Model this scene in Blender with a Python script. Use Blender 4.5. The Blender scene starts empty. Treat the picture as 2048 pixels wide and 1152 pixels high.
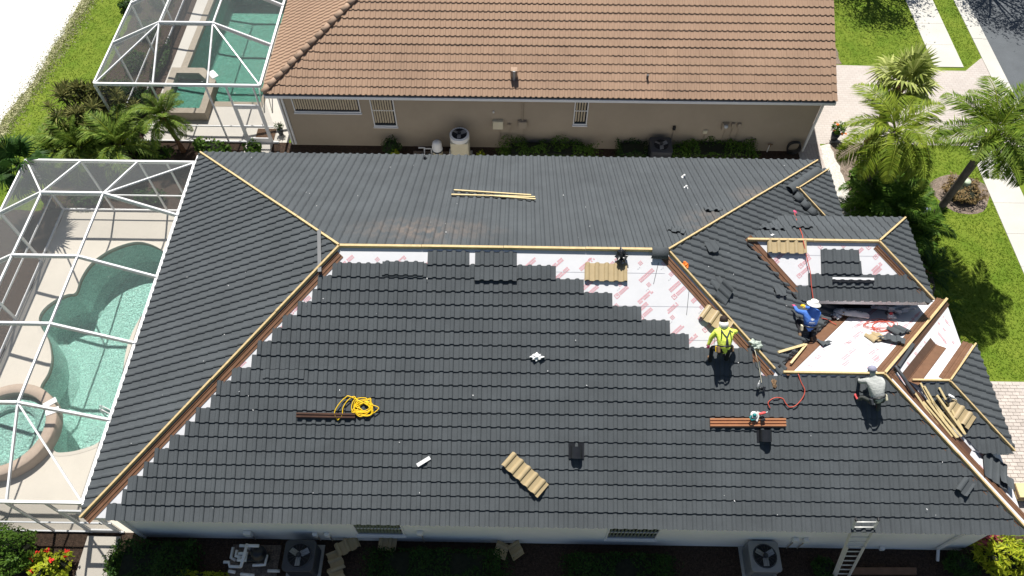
import bpy, bmesh, math, random
import numpy as np
from mathutils import Vector, Matrix
R = math.radians
random.seed(11)
SC = bpy.context.scene
COL = SC.collection

# ---------------------------------------------------------------- camera
F_PX = 1524.0
PITCH, ROLL, YAW = R(56.437), R(0.2727), R(0.6535)
HE = 2.9                                    # eave height of the dark-roofed house
CAM = np.array([11.6007, -5.9995, 20.5076 + HE])
_cp, _sp = math.cos(PITCH), math.sin(PITCH)
_rz = np.array([[math.cos(YAW), -math.sin(YAW), 0], [math.sin(YAW), math.cos(YAW), 0], [0, 0, 1]])
_f = _rz @ np.array([0, _cp, -_sp]); _r0 = _rz @ np.array([1., 0, 0]); _u0 = _rz @ np.array([0, _sp, _cp])
_r = math.cos(ROLL) * _r0 + math.sin(ROLL) * _u0
_u = -math.sin(ROLL) * _r0 + math.cos(ROLL) * _u0
cd = bpy.data.cameras.new('camera'); cam = bpy.data.objects.new('camera', cd); COL.objects.link(cam)
cd.sensor_width = 36; cd.lens = 36 * F_PX / 2048; cd.clip_end = 2000; cd.clip_start = .1
M = Matrix.Identity(4)
for i in range(3):
    M[i][0] = _r[i]; M[i][1] = _u[i]; M[i][2] = -_f[i]; M[i][3] = CAM[i]
cam.matrix_world = M
SC.camera = cam

# ---------------------------------------------------------------- world, sun, exposure
SUN = Vector((-.1, .5, 1)).normalized()     # towards the sun
wd = bpy.data.worlds.new('World'); SC.world = wd; wd.use_nodes = True
nt = wd.node_tree; bg = nt.nodes['Background']
sky = nt.nodes.new('ShaderNodeTexSky'); sky.sky_type = 'NISHITA'; sky.sun_disc = False
sky.sun_elevation = math.asin(SUN.z); sky.sun_rotation = math.atan2(SUN.x, SUN.y)
nt.links.new(sky.outputs[0], bg.inputs[0]); bg.inputs[1].default_value = .05
sl = bpy.data.lights.new('sun', 'SUN'); sl.energy = 5.0; sl.angle = R(.53); sl.color = (1, .965, .9)
so = bpy.data.objects.new('sun', sl); COL.objects.link(so)
so.rotation_euler = SUN.to_track_quat('Z', 'Y').to_euler()
SC.view_settings.view_transform = 'Standard'; SC.view_settings.look = 'None'
SC.view_settings.exposure = .5; SC.view_settings.gamma = 1
SC.cycles.max_bounces = 6; SC.cycles.transparent_max_bounces = 12
SC.cycles.caustics_reflective = False; SC.cycles.caustics_refractive = False

# ---------------------------------------------------------------- where a sight line meets a real plane
def hit(px, py, n, k):
    D = _f + _r * (px - 1024) / F_PX - _u * (py - 576) / F_PX
    n = np.array(n, float)
    return Vector(CAM + D * ((k - n @ CAM) / (n @ D)))
def Zp(px, py, z=0.): return hit(px, py, (0, 0, 1), z)
def Yp(px, py, y): return hit(px, py, (0, 1, 0), y)
def Xp(px, py, x): return hit(px, py, (1, 0, 0), x)

# ---------------------------------------------------------------- object helpers
def tag(o, label=None, cat=None, group=None, kind=None):
    if label: o['label'] = label
    if cat: o['category'] = cat
    if group: o['group'] = group
    if kind: o['kind'] = kind
    return o
def origin(p):
    q = Vector((0, 0, 0))
    while p is not None:
        q += p.location; p = p.parent
    return q
def thing(name, loc, label, cat, group=None):
    o = bpy.data.objects.new(name, None); COL.objects.link(o); o.location = loc; o.empty_display_size = .2
    return tag(o, label, cat, group)
def link(name, me, parent=None, loc=None):
    o = bpy.data.objects.new(name, me); COL.objects.link(o)
    if parent: o.parent = parent
    if loc is not None: o.location = loc
    return o
def put(name, me, parent, M):
    """mesh in its own frame, placed by a world matrix under a parent that is only translated"""
    o = bpy.data.objects.new(name, me); COL.objects.link(o)
    if parent:
        o.parent = parent; M = Matrix.Translation(-origin(parent)) @ M
    o.matrix_basis = M
    return o
def copy_tree(o, parent=None):
    c = o.copy(); COL.objects.link(c); c.parent = parent
    for ch in o.children: copy_tree(ch, c)
    return c

class MB:
    def __init__(s): s.v = []; s.f = []; s.m = []
    def add(s, vs, fs, m=0):
        b = len(s.v); s.v += [tuple(v) for v in vs]
        for f in fs: s.f.append([b + i for i in f]); s.m.append(m)
        return s
    def hexa(s, P, m=0):      # 8 points: bottom ring, top ring
        return s.add(P, [(3, 2, 1, 0), (4, 5, 6, 7), (0, 1, 5, 4), (1, 2, 6, 5), (2, 3, 7, 6), (3, 0, 4, 7)], m)
    def box(s, c, size, M=None, m=0):
        hx, hy, hz = [a / 2 for a in size]; c = Vector(c)
        P = [Vector((x, y, z)) for z in (-hz, hz) for x, y in ((-hx, -hy), (hx, -hy), (hx, hy), (-hx, hy))]
        return s.hexa([c + (M @ q if M else q) for q in P], m)
    def bx(s, x0, x1, y0, y1, z0, z1, m=0):
        return s.box(((x0 + x1) / 2, (y0 + y1) / 2, (z0 + z1) / 2), (x1 - x0, y1 - y0, z1 - z0), None, m)
    def bar(s, a, b, w, h, up=(0, 0, 1), m=0, off=0):   # w across, h along up; off lifts along up
        a, b, up = Vector(a), Vector(b), Vector(up); d = (b - a).normalized()
        sd = d.cross(up).normalized(); up = sd.cross(d).normalized()
        P = [p + sd * x * w / 2 + up * (y * h / 2 + off) for y in (-1, 1) for p, x in ((a, -1), (b, -1), (b, 1), (a, 1))]
        return s.hexa(P, m)
    def tube(s, pts, r, n=6, m=0, caps=True, closed=False):
        pts = [Vector(p) for p in pts]; k = len(pts); vs = []
        ref = None
        for i, p in enumerate(pts):
            d = (pts[(i + 1) % k] - pts[i - 1]) if closed else (pts[min(i + 1, k - 1)] - pts[max(i - 1, 0)])
            d.normalize()
            if ref is None: ref = d.orthogonal().normalized()
            ref = (ref - d * ref.dot(d))
            ref = ref.normalized() if ref.length > 1e-6 else d.orthogonal().normalized()
            q = d.cross(ref); rr = r[i] if hasattr(r, '__len__') else r
            vs += [p + (ref * math.cos(t) + q * math.sin(t)) * rr for t in [2 * math.pi * j / n for j in range(n)]]
        fs = []
        for i in range(k if closed else k - 1):
            a = i * n; b = ((i + 1) % k) * n
            fs += [(a + j, a + (j + 1) % n, b + (j + 1) % n, b + j) for j in range(n)]
        if caps and not closed: fs += [tuple(range(n - 1, -1, -1)), tuple((k - 1) * n + j for j in range(n))]
        return s.add(vs, fs, m)
    def prism(s, poly, z0, z1, m=0, mside=None):
        k = len(poly); vs = [(p[0], p[1], z0) for p in poly] + [(p[0], p[1], z1) for p in poly]
        s.add(vs, [tuple(range(k, 2 * k))], m); b = len(s.v) - 2 * k
        for i in range(k):
            j = (i + 1) % k; s.f.append([b + i, b + j, b + k + j, b + k + i]); s.m.append(m if mside is None else mside)
        s.f.append([b + i for i in range(k - 1, -1, -1)]); s.m.append(m if mside is None else mside)
        return s
    def lathe(s, prof, c, n=16, m=0, ax=None):   # prof [(r,z)]
        c = Vector(c); vs = []
        for r, z in prof:
            for j in range(n):
                t = 2 * math.pi * j / n; q = Vector((r * math.cos(t), r * math.sin(t), z)); vs.append(c + (ax @ q if ax else q))
        fs = []
        for i in range(len(prof) - 1):
            fs += [(i * n + j, i * n + (j + 1) % n, (i + 1) * n + (j + 1) % n, (i + 1) * n + j) for j in range(n)]
        fs += [tuple(range(n - 1, -1, -1)), tuple((len(prof) - 1) * n + j for j in range(n))]
        return s.add(vs, fs, m)
    def mesh(s, name, mats, smooth=False):
        me = bpy.data.meshes.new(name); me.from_pydata(s.v, [], s.f)
        for mm in (mats if isinstance(mats, (list, tuple)) else [mats]): me.materials.append(mm)
        if len(me.materials) > 1: me.polygons.foreach_set('material_index', s.m)
        if smooth: me.polygons.foreach_set('use_smooth', [True] * len(me.polygons))
        me.update(); return me
    def build(s, name, mats, parent=None, smooth=False, bevel=0):
        if parent:
            o = origin(parent); s.v = [(x - o.x, y - o.y, z - o.z) for x, y, z in s.v]
        me = s.mesh(name, mats, smooth)
        ob = link(name, me, parent)
        if bevel:
            b = ob.modifiers.new('bevel', 'BEVEL'); b.width = bevel; b.segments = 2; b.limit_method = 'ANGLE'
        return ob
def lone(mb, name, mats, label, cat, group=None, smooth=False, bevel=0):
    o = mb.build(name, mats, None, smooth, bevel); return tag(o, label, cat, group)
def spline(pts, k=8, closed=False):
    pts = [Vector(p) for p in pts]; n = len(pts); out = []
    for i in range(n if closed else n - 1):
        a, b, c, d = [pts[(i + j) % n] if closed else pts[min(max(i + j, 0), n - 1)] for j in (-1, 0, 1, 2)]
        for q in range(k):
            t = q / k
            out.append(.5 * ((2 * b) + (c - a) * t + (2 * a - 5 * b + 4 * c - d) * t * t + (3 * b - a - 3 * c + d) * t ** 3))
    if not closed: out.append(pts[-1])
    return out

# ---------------------------------------------------------------- materials
MATS = {}
def mat(name, col, rough=.8, var=.12, scale=3., bump=0., bscale=40., metal=0., rand=0., spec=.3, col2=None, detail=6., speck=0., streak=None):
    m = bpy.data.materials.new(name); m.use_nodes = True; t = m.node_tree; N = t.nodes; Lk = t.links
    b = N['Principled BSDF']; b.inputs['Roughness'].default_value = rough; b.inputs['Metallic'].default_value = metal
    b.inputs['Specular IOR Level'].default_value = spec
    geo = N.new('ShaderNodeNewGeometry')
    ns = N.new('ShaderNodeTexNoise'); ns.inputs['Scale'].default_value = scale; ns.inputs['Detail'].default_value = detail
    ns.inputs['Roughness'].default_value = .65
    if streak:
        mp = N.new('ShaderNodeMapping'); mp.inputs['Scale'].default_value = streak
        Lk.new(geo.outputs['Position'], mp.inputs[0]); Lk.new(mp.outputs[0], ns.inputs['Vector'])
    else: Lk.new(geo.outputs['Position'], ns.inputs['Vector'])
    rp = N.new('ShaderNodeMapRange'); rp.inputs[1].default_value = .3; rp.inputs[2].default_value = .7
    Lk.new(ns.outputs['Fac'], rp.inputs[0])
    mx = N.new('ShaderNodeMix'); mx.data_type = 'RGBA'
    c2 = col2 if col2 else tuple(min(1, c * (1 + var)) for c in col)
    c1 = col if col2 else tuple(c * (1 - var) for c in col)
    mx.inputs[6].default_value = (*c1, 1); mx.inputs[7].default_value = (*c2, 1)
    Lk.new(rp.outputs[0], mx.inputs[0]); out = mx.outputs[2]
    if speck:
        n2 = N.new('ShaderNodeTexNoise'); n2.inputs['Scale'].default_value = bscale; n2.inputs['Detail'].default_value = 3
        Lk.new(geo.outputs['Position'], n2.inputs['Vector'])
        r2 = N.new('ShaderNodeMapRange'); r2.inputs[1].default_value = .3; r2.inputs[2].default_value = .7
        r2.inputs[3].default_value = 1 - speck; r2.inputs[4].default_value = 1 + speck
        Lk.new(n2.outputs['Fac'], r2.inputs[0])
        m2 = N.new('ShaderNodeMix'); m2.data_type = 'RGBA'; m2.blend_type = 'MULTIPLY'; m2.inputs[0].default_value = 1
        cb = N.new('ShaderNodeCombineColor')
        for i in range(3): Lk.new(r2.outputs[0], cb.inputs[i])
        Lk.new(out, m2.inputs[6]); Lk.new(cb.outputs[0], m2.inputs[7]); out = m2.outputs[2]
    if rand:
        oi = N.new('ShaderNodeObjectInfo'); r3 = N.new('ShaderNodeMapRange')
        r3.inputs[3].default_value = 1 - rand; r3.inputs[4].default_value = 1 + rand; Lk.new(oi.outputs['Random'], r3.inputs[0])
        m3 = N.new('ShaderNodeMix'); m3.data_type = 'RGBA'; m3.blend_type = 'MULTIPLY'; m3.inputs[0].default_value = 1
        cb = N.new('ShaderNodeCombineColor')
        for i in range(3): Lk.new(r3.outputs[0], cb.inputs[i])
        Lk.new(out, m3.inputs[6]); Lk.new(cb.outputs[0], m3.inputs[7]); out = m3.outputs[2]
    Lk.new(out, b.inputs['Base Color'])
    if bump:
        n4 = N.new('ShaderNodeTexNoise'); n4.inputs['Scale'].default_value = bscale; n4.inputs['Detail'].default_value = 4
        Lk.new(geo.outputs['Position'], n4.inputs['Vector'])
        bp = N.new('ShaderNodeBump'); bp.inputs['Strength'].default_value = bump; bp.inputs['Distance'].default_value = .02
        Lk.new(n4.outputs['Fac'], bp.inputs['Height']); Lk.new(bp.outputs[0], b.inputs['Normal'])
    MATS[name] = m; return m
def leafmat(name, col, col2, rough=.5, trans=.25):
    """leaf: colour varies from leaf to leaf, some light comes through"""
    m = bpy.data.materials.new(name); m.use_nodes = True; t = m.node_tree; N = t.nodes; Lk = t.links
    b = N['Principled BSDF']; b.inputs['Roughness'].default_value = rough; b.inputs['Specular IOR Level'].default_value = .12
    geo = N.new('ShaderNodeNewGeometry'); mx = N.new('ShaderNodeMix'); mx.data_type = 'RGBA'
    mx.inputs[6].default_value = (*col, 1); mx.inputs[7].default_value = (*col2, 1)
    Lk.new(geo.outputs['Random Per Island'], mx.inputs[0]); Lk.new(mx.outputs[2], b.inputs['Base Color'])
    tr = N.new('ShaderNodeBsdfTranslucent'); Lk.new(mx.outputs[2], tr.inputs[0])
    ms = N.new('ShaderNodeMixShader'); ms.inputs[0].default_value = trans
    Lk.new(b.outputs[0], ms.inputs[1]); Lk.new(tr.outputs[0], ms.inputs[2]); Lk.new(ms.outputs[0], N['Material Output'].inputs[0])
    MATS[name] = m; return m
M_panel = mat('charcoal_stone_coat', (.073, .082, .089), .85, .14, .9, .4, 160, rand=.035, spec=.25, speck=.16)
M_tan = mat('tan_panel_back', (.40, .31, .175), .45, .1, 4, spec=.4)
M_under = mat('white_underlayment', (.64, .64, .66), .6, .03, 2.5, .12, 5, spec=.3)
M_print = mat('pink_print', (.62, .33, .36), .7, .12, 9)
M_print2 = mat('grey_print', (.42, .42, .46), .7, .15, 9)
M_wood = mat('new_pine', (.54, .405, .21), .7, .18, 2, .1, 60, streak=(3, 3, 14))
M_wood2 = mat('pale_pine', (.62, .50, .27), .7, .15, 2, .1, 60, streak=(9, 9, 9))
M_brown = mat('brown_metal', (.165, .085, .048), .45, .18, 5, metal=.0, spec=.5)
M_brown2 = mat('dark_brown_metal', (.085, .045, .03), .42, .2, 5, spec=.5)
M_white = mat('white_paint', (.8, .8, .8), .5, .03, 2)
M_alum = mat('white_aluminium', (.82, .82, .82), .35, .02, 2, spec=.5)
M_stucco = mat('white_stucco', (.86, .86, .84), .9, .05, .8, .3, 60)
M_nstucco = mat('taupe_stucco', (.385, .325, .25), .9, .06, .8, .35, 45)
M_terra = mat('terracotta_tile', (.315, .208, .142), .85, .10, .5, .3, 70, rand=.035, speck=.08, detail=3)
M_hipcap = mat('ridge_cap_tile', (.33, .23, .165), .85, .2, 3, .3, 70, rand=.1, speck=.1)
M_black = mat('black_plastic', (.016, .017, .02), .35, .2, 6, spec=.5)
M_dull_black = mat('dull_black', (.02, .02, .022), .9, .2, 6)
M_glass = mat('window_glass', (.03, .035, .04), .08, .1, 2, spec=.8)
M_blind = mat('vertical_blind', (.55, .47, .34), .7, .12, 6)
M_grey = mat('grey_metal', (.30, .31, .32), .45, .08, 4, metal=.4)
M_dgrey = mat('dark_grey_metal', (.055, .06, .068), .5, .12, 4, spec=.4)
M_beige = mat('beige_steel', (.68, .63, .47), .5, .06, 3)
M_pvc = mat('white_pvc', (.8, .8, .78), .4, .05, 5)
M_conc = mat('pale_concrete', (.50, .485, .445), .9, .08, .7, .2, 30, speck=.05)
M_deck = mat('cream_pool_deck', (.57, .525, .455), .9, .05, .8, .2, 40, speck=.04)
M_ndeck = mat('pale_pool_deck', (.56, .53, .48), .9, .05, .8, .2, 40, speck=.04)
M_coping = mat('pink_beige_coping', (.42, .33, .26), .85, .1, 3, .2, 30)
M_ncoping = mat('grey_beige_coping', (.34, .295, .235), .85, .12, 5, .2, 30)
M_asph = mat('asphalt', (.105, .115, .125), .95, .12, .9, .4, 60, speck=.15)
M_sand = mat('white_sand', (.64, .62, .585), .95, .08, .6, .3, 20)
M_mulch = mat('dark_mulch', (.05, .032, .022), .95, .5, 12, .8, 30, speck=.5)
M_soil = mat('grey_mulch', (.185, .145, .115), .95, .4, 6, .8, 24, speck=.35)
M_rock = mat('white_rock', (.52, .50, .46), .9, .2, 10, .6, 25, speck=.2)
M_grass = mat('lawn_base', (.080, .145, .007), .95, .3, .9, .6, 32, col2=(.165, .21, .022), speck=.3)
M_blue = mat('blue_jersey', (.07, .19, .60), .8, .12, 9, 1., 15)
M_lime = mat('hi_vis_jersey', (.78, .90, .13), .8, .1, 9, 1., 15)
M_gjer = mat('grey_jersey', (.46, .47, .45), .85, .08, 9, 1., 15)
M_pants = mat('dark_trousers', (.018, .018, .022), .9, .3, 12)
M_jeans = mat('grey_trousers', (.07, .075, .07), .9, .3, 12)
M_skin = mat('skin', (.36, .19, .12), .6, .08, 12)
M_cap = mat('lilac_grey_cap', (.27, .27, .36), .85, .1, 12)
M_hair = mat('dark_hair', (.03, .018, .014), .7, .3, 30)
M_hat = mat('white_hat', (.82, .80, .76), .8, .04, 9)
M_pink = mat('pink_glove', (.72, .10, .22), .7, .12, 12)
M_red = mat('coral_red', (.78, .10, .10), .6, .1, 12)
M_tan2 = mat('tan_leather', (.20, .125, .07), .7, .25, 14)
M_yel = mat('yellow_rope', (.80, .52, .015), .55, .08, 12)
M_redh = mat('red_hose', (.50, .09, .06), .5, .12, 12)
M_teal = mat('teal_tool', (.015, .20, .21), .4, .1, 12)
M_clearp = mat('clear_plastic', (.55, .58, .60), .25, .15, 9, spec=.6)
M_trunk = mat('palm_trunk', (.14, .12, .10), .95, .3, 5, .6, 25)
M_bark = mat('boot_fibre', (.16, .085, .045), .95, .4, 12, .6, 25)
M_orange = mat('orange_flower', (.80, .20, .03), .6, .1, 20)
M_rflow = mat('red_flower', (.72, .035, .02), .6, .1, 20)
M_silver = mat('aluminium', (.70, .70, .67), .4, .05, 9, metal=.15)
M_blueshade = mat('blue_lettering', (.10, .10, .14), .7, .1, 9)
M_lt = mat('shirt_print', (.75, .80, .86), .8, .05, 9)
L_palm = leafmat('palm_leaflet', (.075, .14, .012), (.21, .285, .035))
L_palmy = leafmat('yellow_palm_leaflet', (.11, .175, .012), (.29, .35, .04))
L_fan = leafmat('fan_leaf', (.20, .25, .05), (.50, .54, .18))
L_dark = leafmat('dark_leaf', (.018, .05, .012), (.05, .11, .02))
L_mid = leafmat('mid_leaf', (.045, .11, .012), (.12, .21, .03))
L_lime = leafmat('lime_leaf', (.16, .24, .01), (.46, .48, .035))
L_rib = leafmat('striped_leaf', (.03, .055, .015), (.34, .33, .12))
L_red = leafmat('red_leaf', (.16, .02, .03), (.45, .12, .13))
L_dry = leafmat('dry_leaf', (.16, .10, .045), (.30, .22, .10))
L_areca = leafmat('areca_leaflet', (.08, .15, .02), (.24, .32, .06))
L_drygrass = leafmat('dry_grass_blade', (.26, .27, .10), (.46, .44, .28))
L_grass = leafmat('grass_blade', (.085, .15, .009), (.16, .235, .024), .8, .45)

def dusty(base, name, spots):
    m = base.copy(); m.name = name; t = m.node_tree; N = t.nodes; Lk = t.links; b = N['Principled BSDF']; src = b.inputs['Base Color'].links[0].from_socket
    geo = N.new('ShaderNodeNewGeometry'); acc = None
    for c, r in spots:
        mp = N.new('ShaderNodeMapping'); mp.inputs['Location'].default_value = tuple(-a / q for a, q in zip(c, r)); mp.inputs['Scale'].default_value = tuple(1 / q for q in r)
        Lk.new(geo.outputs['Position'], mp.inputs[0]); gr = N.new('ShaderNodeTexGradient'); gr.gradient_type = 'SPHERICAL'; Lk.new(mp.outputs[0], gr.inputs[0])
        if acc is None: acc = gr.outputs['Fac']
        else:
            ad = N.new('ShaderNodeMath'); ad.operation = 'ADD'; Lk.new(acc, ad.inputs[0]); Lk.new(gr.outputs['Fac'], ad.inputs[1]); acc = ad.outputs[0]
    ns = N.new('ShaderNodeTexNoise'); ns.inputs['Scale'].default_value = 3.2; ns.inputs['Detail'].default_value = 6; Lk.new(geo.outputs['Position'], ns.inputs['Vector'])
    rp = N.new('ShaderNodeMapRange'); rp.inputs[1].default_value = .35; rp.inputs[2].default_value = .75; Lk.new(ns.outputs['Fac'], rp.inputs[0])
    mu = N.new('ShaderNodeMath'); mu.operation = 'MULTIPLY'; mu.use_clamp = True; Lk.new(acc, mu.inputs[0]); Lk.new(rp.outputs[0], mu.inputs[1])
    mx = N.new('ShaderNodeMix'); mx.data_type = 'RGBA'; Lk.new(mu.outputs[0], mx.inputs[0]); Lk.new(src, mx.inputs[6]); mx.inputs[7].default_value = (.19, .15, .125, 1); Lk.new(mx.outputs[2], b.inputs['Base Color']); return m
# ---------------------------------------------------------------- special materials
def screen_mat():
    m = bpy.data.materials.new('insect_screen'); m.use_nodes = True; t = m.node_tree; N = t.nodes
    b = N['Principled BSDF']; b.inputs['Base Color'].default_value = (.16, .17, .175, 1); b.inputs['Roughness'].default_value = .8
    tr = N.new('ShaderNodeBsdfTransparent'); ms = N.new('ShaderNodeMixShader')
    # a woven mesh closes up the more obliquely it is crossed
    geo = N.new('ShaderNodeNewGeometry'); dp = N.new('ShaderNodeVectorMath'); dp.operation = 'DOT_PRODUCT'; t.links.new(geo.outputs['Normal'], dp.inputs[0]); t.links.new(geo.outputs['Incoming'], dp.inputs[1])
    ab = N.new('ShaderNodeMath'); ab.operation = 'ABSOLUTE'; t.links.new(dp.outputs['Value'], ab.inputs[0])
    mxx = N.new('ShaderNodeMath'); mxx.operation = 'MAXIMUM'; mxx.inputs[1].default_value = .08; t.links.new(ab.outputs[0], mxx.inputs[0])
    iv = N.new('ShaderNodeMath'); iv.operation = 'DIVIDE'; iv.inputs[0].default_value = 1; t.links.new(mxx.outputs[0], iv.inputs[1])
    pw_ = N.new('ShaderNodeMath'); pw_.operation = 'POWER'; pw_.inputs[0].default_value = .86; t.links.new(iv.outputs[0], pw_.inputs[1])
    om = N.new('ShaderNodeMath'); om.operation = 'SUBTRACT'; om.inputs[0].default_value = 1; t.links.new(pw_.outputs[0], om.inputs[1]); t.links.new(om.outputs[0], ms.inputs[0])
    t.links.new(tr.outputs[0], ms.inputs[1]); t.links.new(b.outputs[0], ms.inputs[2])
    t.links.new(ms.outputs[0], N['Material Output'].inputs[0]); return m
M_screen = screen_mat()
def water_mat(name, tint):
    m = bpy.data.materials.new(name); m.use_nodes = True; t = m.node_tree; N = t.nodes; Lk = t.links
    N.remove(N['Principled BSDF'])
    tr = N.new('ShaderNodeBsdfTransparent'); tr.inputs[0].default_value = (*tint, 1)
    gl = N.new('ShaderNodeBsdfGlossy'); gl.inputs['Roughness'].default_value = .08
    geo = N.new('ShaderNodeNewGeometry'); n1 = N.new('ShaderNodeTexNoise'); n1.inputs['Scale'].default_value = 16; n1.inputs['Detail'].default_value = 3
    n1.inputs['Distortion'].default_value = .6
    Lk.new(geo.outputs['Position'], n1.inputs['Vector'])
    bp = N.new('ShaderNodeBump'); bp.inputs['Strength'].default_value = 1; bp.inputs['Distance'].default_value = .09
    Lk.new(n1.outputs['Fac'], bp.inputs['Height']); Lk.new(bp.outputs[0], gl.inputs['Normal'])
    fr = N.new('ShaderNodeFresnel'); fr.inputs[0].default_value = 1.33; Lk.new(bp.outputs[0], fr.inputs['Normal'])
    ms = N.new('ShaderNodeMixShader'); Lk.new(fr.outputs[0], ms.inputs[0]); Lk.new(tr.outputs[0], ms.inputs[1]); Lk.new(gl.outputs[0], ms.inputs[2])
    Lk.new(ms.outputs[0], N['Material Output'].inputs[0]); return m
M_water = water_mat('pool_water', (.80, .96, .93))
M_water2 = water_mat('deep_pool_water', (.66, .87, .80))
M_plaster = mat('pool_plaster', (.58, .75, .69), .9, .12, 5, .5, 22, speck=.3, detail=8)  # mottled finish; the stronger speckle also paints sun glitter into the floor
M_plaster2 = mat('green_pool_plaster', (.29, .50, .45), .9, .12, 5, .5, 14, speck=.12, detail=8)
def paver_mat(name, c1, c2, mortar, rot=0.):
    m = bpy.data.materials.new(name); m.use_nodes = True; t = m.node_tree; N = t.nodes; Lk = t.links; b = N['Principled BSDF']
    b.inputs['Roughness'].default_value = .9
    geo = N.new('ShaderNodeNewGeometry'); mp = N.new('ShaderNodeMapping'); mp.inputs['Rotation'].default_value = (0, 0, rot)
    Lk.new(geo.outputs['Position'], mp.inputs[0])
    br = N.new('ShaderNodeTexBrick'); br.inputs['Scale'].default_value = 1; br.inputs['Brick Width'].default_value = .24; br.inputs['Row Height'].default_value = .13
    br.inputs['Mortar Size'].default_value = .008; br.inputs['Color1'].default_value = (*c1, 1); br.inputs['Color2'].default_value = (*c2, 1); br.inputs['Mortar'].default_value = (*mortar, 1)
    Lk.new(mp.outputs[0], br.inputs['Vector'])
    ns = N.new('ShaderNodeTexNoise'); ns.inputs['Scale'].default_value = .8; ns.inputs['Detail'].default_value = 8; Lk.new(geo.outputs['Position'], ns.inputs['Vector'])
    rp = N.new('ShaderNodeMapRange'); rp.inputs[3].default_value = .82; rp.inputs[4].default_value = 1.12; Lk.new(ns.outputs['Fac'], rp.inputs[0])
    cb = N.new('ShaderNodeCombineColor')
    for i in range(3): Lk.new(rp.outputs[0], cb.inputs[i])
    mx = N.new('ShaderNodeMix'); mx.data_type = 'RGBA'; mx.blend_type = 'MULTIPLY'; mx.inputs[0].default_value = 1
    Lk.new(br.outputs[0], mx.inputs[6]); Lk.new(cb.outputs[0], mx.inputs[7]); Lk.new(mx.outputs[2], b.inputs['Base Color'])
    bp = N.new('ShaderNodeBump'); bp.inputs['Strength'].default_value = .5; bp.inputs['Distance'].default_value = .01; bp.invert = True
    Lk.new(br.outputs['Fac'], bp.inputs['Height']); Lk.new(bp.outputs[0], b.inputs['Normal'])
    return m
M_paver = paver_mat('pale_pavers', (.455, .405, .37), (.49, .445, .41), (.39, .345, .315))
M_paver2 = paver_mat('pink_pavers', (.43, .365, .33), (.48, .42, .385), (.3, .26, .235), R(90))
M_brick = mat('paver_brick', (.46, .41, .37), .9, .12, 2, .2, 50, rand=.09, speck=.08)

# ---------------------------------------------------------------- ground, paths, road
def structure(mb, name, m): return tag(mb.build(name, m), kind='structure')
g = MB()
xs = [-400, -6.35, -5.15, .2, 1.72, 400]; ys = [-400, .3, 12.95, 16.68, 29, 400]
for i in range(5):
    for j in range(5):
        cx, cy = (xs[i] + xs[i + 1]) / 2, (ys[j] + ys[j + 1]) / 2
        if -6.35 < cx < .2 and .3 < cy < 12.95: continue
        if -5.15 < cx < 1.72 and 16.68 < cy < 29: continue
        g.add([(xs[i], ys[j], 0), (xs[i + 1], ys[j], 0), (xs[i + 1], ys[j + 1], 0), (xs[i], ys[j + 1], 0)], [(0, 1, 2, 3)])
structure(g, 'ground', M_grass)
def sheet(name, poly, z, m):
    q = MB(); q.add([(x, y, z) for x, y in poly], [tuple(range(len(poly)))]); return structure(q, name, m)
def ragged(pts, amp, step, seed):
    rr = random.Random(seed); out = []
    for a, b in zip(pts, pts[1:] + pts[:1]):
        a, b = Vector(a), Vector(b); k = max(1, int((b - a).length / step)); nrm = Vector((-(b - a).y, (b - a).x)).normalized()
        for i in range(k): out.append(a.lerp(b, i / k) + nrm * rr.uniform(-amp, amp))
    return [(p.x, p.y) for p in out]
rb = [Zp(*q).to_2d() for q in ((165, 0), (118, 80), (62, 165), (0, 248))]
lb = [Zp(*q).to_2d() for q in ((0, 42), (78, 0))]
sandpoly = [(-14.5, 8)] + [(-11.6, 8)] + [tuple(p) for p in reversed(rb)] + [(-9.6, 32), (-9.2, 60), (-12.4, 60), (-12.7, 32)] + [(-13.2, 27.5), (-15.0, 24.5)]
sheet('sand_path', ragged(sandpoly, .09, .5, 2), .004, M_sand)
sheet('dry_verge', ragged([(-11.9, 8), (-11.0, 8), (rb[3].x + .42, rb[3].y), (rb[2].x + .36, rb[2].y), (rb[1].x + .3, rb[1].y), (rb[0].x + .3, rb[0].y), (-9.0, 60), (-9.9, 60), (rb[0].x - .2, rb[0].y), (rb[2].x - .2, rb[2].y), (rb[3].x - .2, rb[3].y)], .1, .45, 3), .0025, mat('dry_grass', (.24, .26, .08), .95, .3, 3, .8, 40, col2=(.46, .43, .30), speck=.3))
# beds
sheet('mulch_bed', [(-7.2, 12.9), (24.2, 12.9), (24.2, 16.72), (-5.3, 16.72), (-7.2, 15.2)], .006, M_mulch)
sheet('mulch_bed', [(-12, -1.75), (30, -1.75), (30, .75), (26.4, .75), (26.2, .42), (-12, .42)], .006, M_mulch)
sheet('mulch_bed', ragged([(-8.9, .42), (-6.3, .42), (-6.3, 12.9), (-8.6, 12.9)], .08, .5, 21), .006, M_mulch)
sheet('mulch_bed', ragged([(-7.2, 16.75), (-5.1, 16.75), (-5.1, 29), (-7.0, 29)], .08, .5, 22), .0065, M_mulch)
sheet('garden_bed', [(-14, -7), (32, -7), (32, -1.7), (-14, -1.7)], .005, M_soil)  # unseen ground added in front to bounce neutral light onto the wall
sheet('garden_bed', ragged([(24.6, 9.2), (26.9, 9.4), (27.3, 11), (26.6, 13), (26.5, 15.2), (26.1, 17.1), (24.6, 17.1)], .06, .4, 5), .008, M_soil)
sheet('mulch_bed', ragged([(25.1, 5.95), (27.1, 5.95), (27.3, 9.4), (24.2, 9.4), (24.2, 7.5)], .08, .4, 6), .007, M_mulch)
sheet('garden_bed', ragged([(23.6, 22.1), (26.3, 22.1), (26.4, 32), (23.6, 32)], .07, .4, 7), .008, M_soil)
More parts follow.
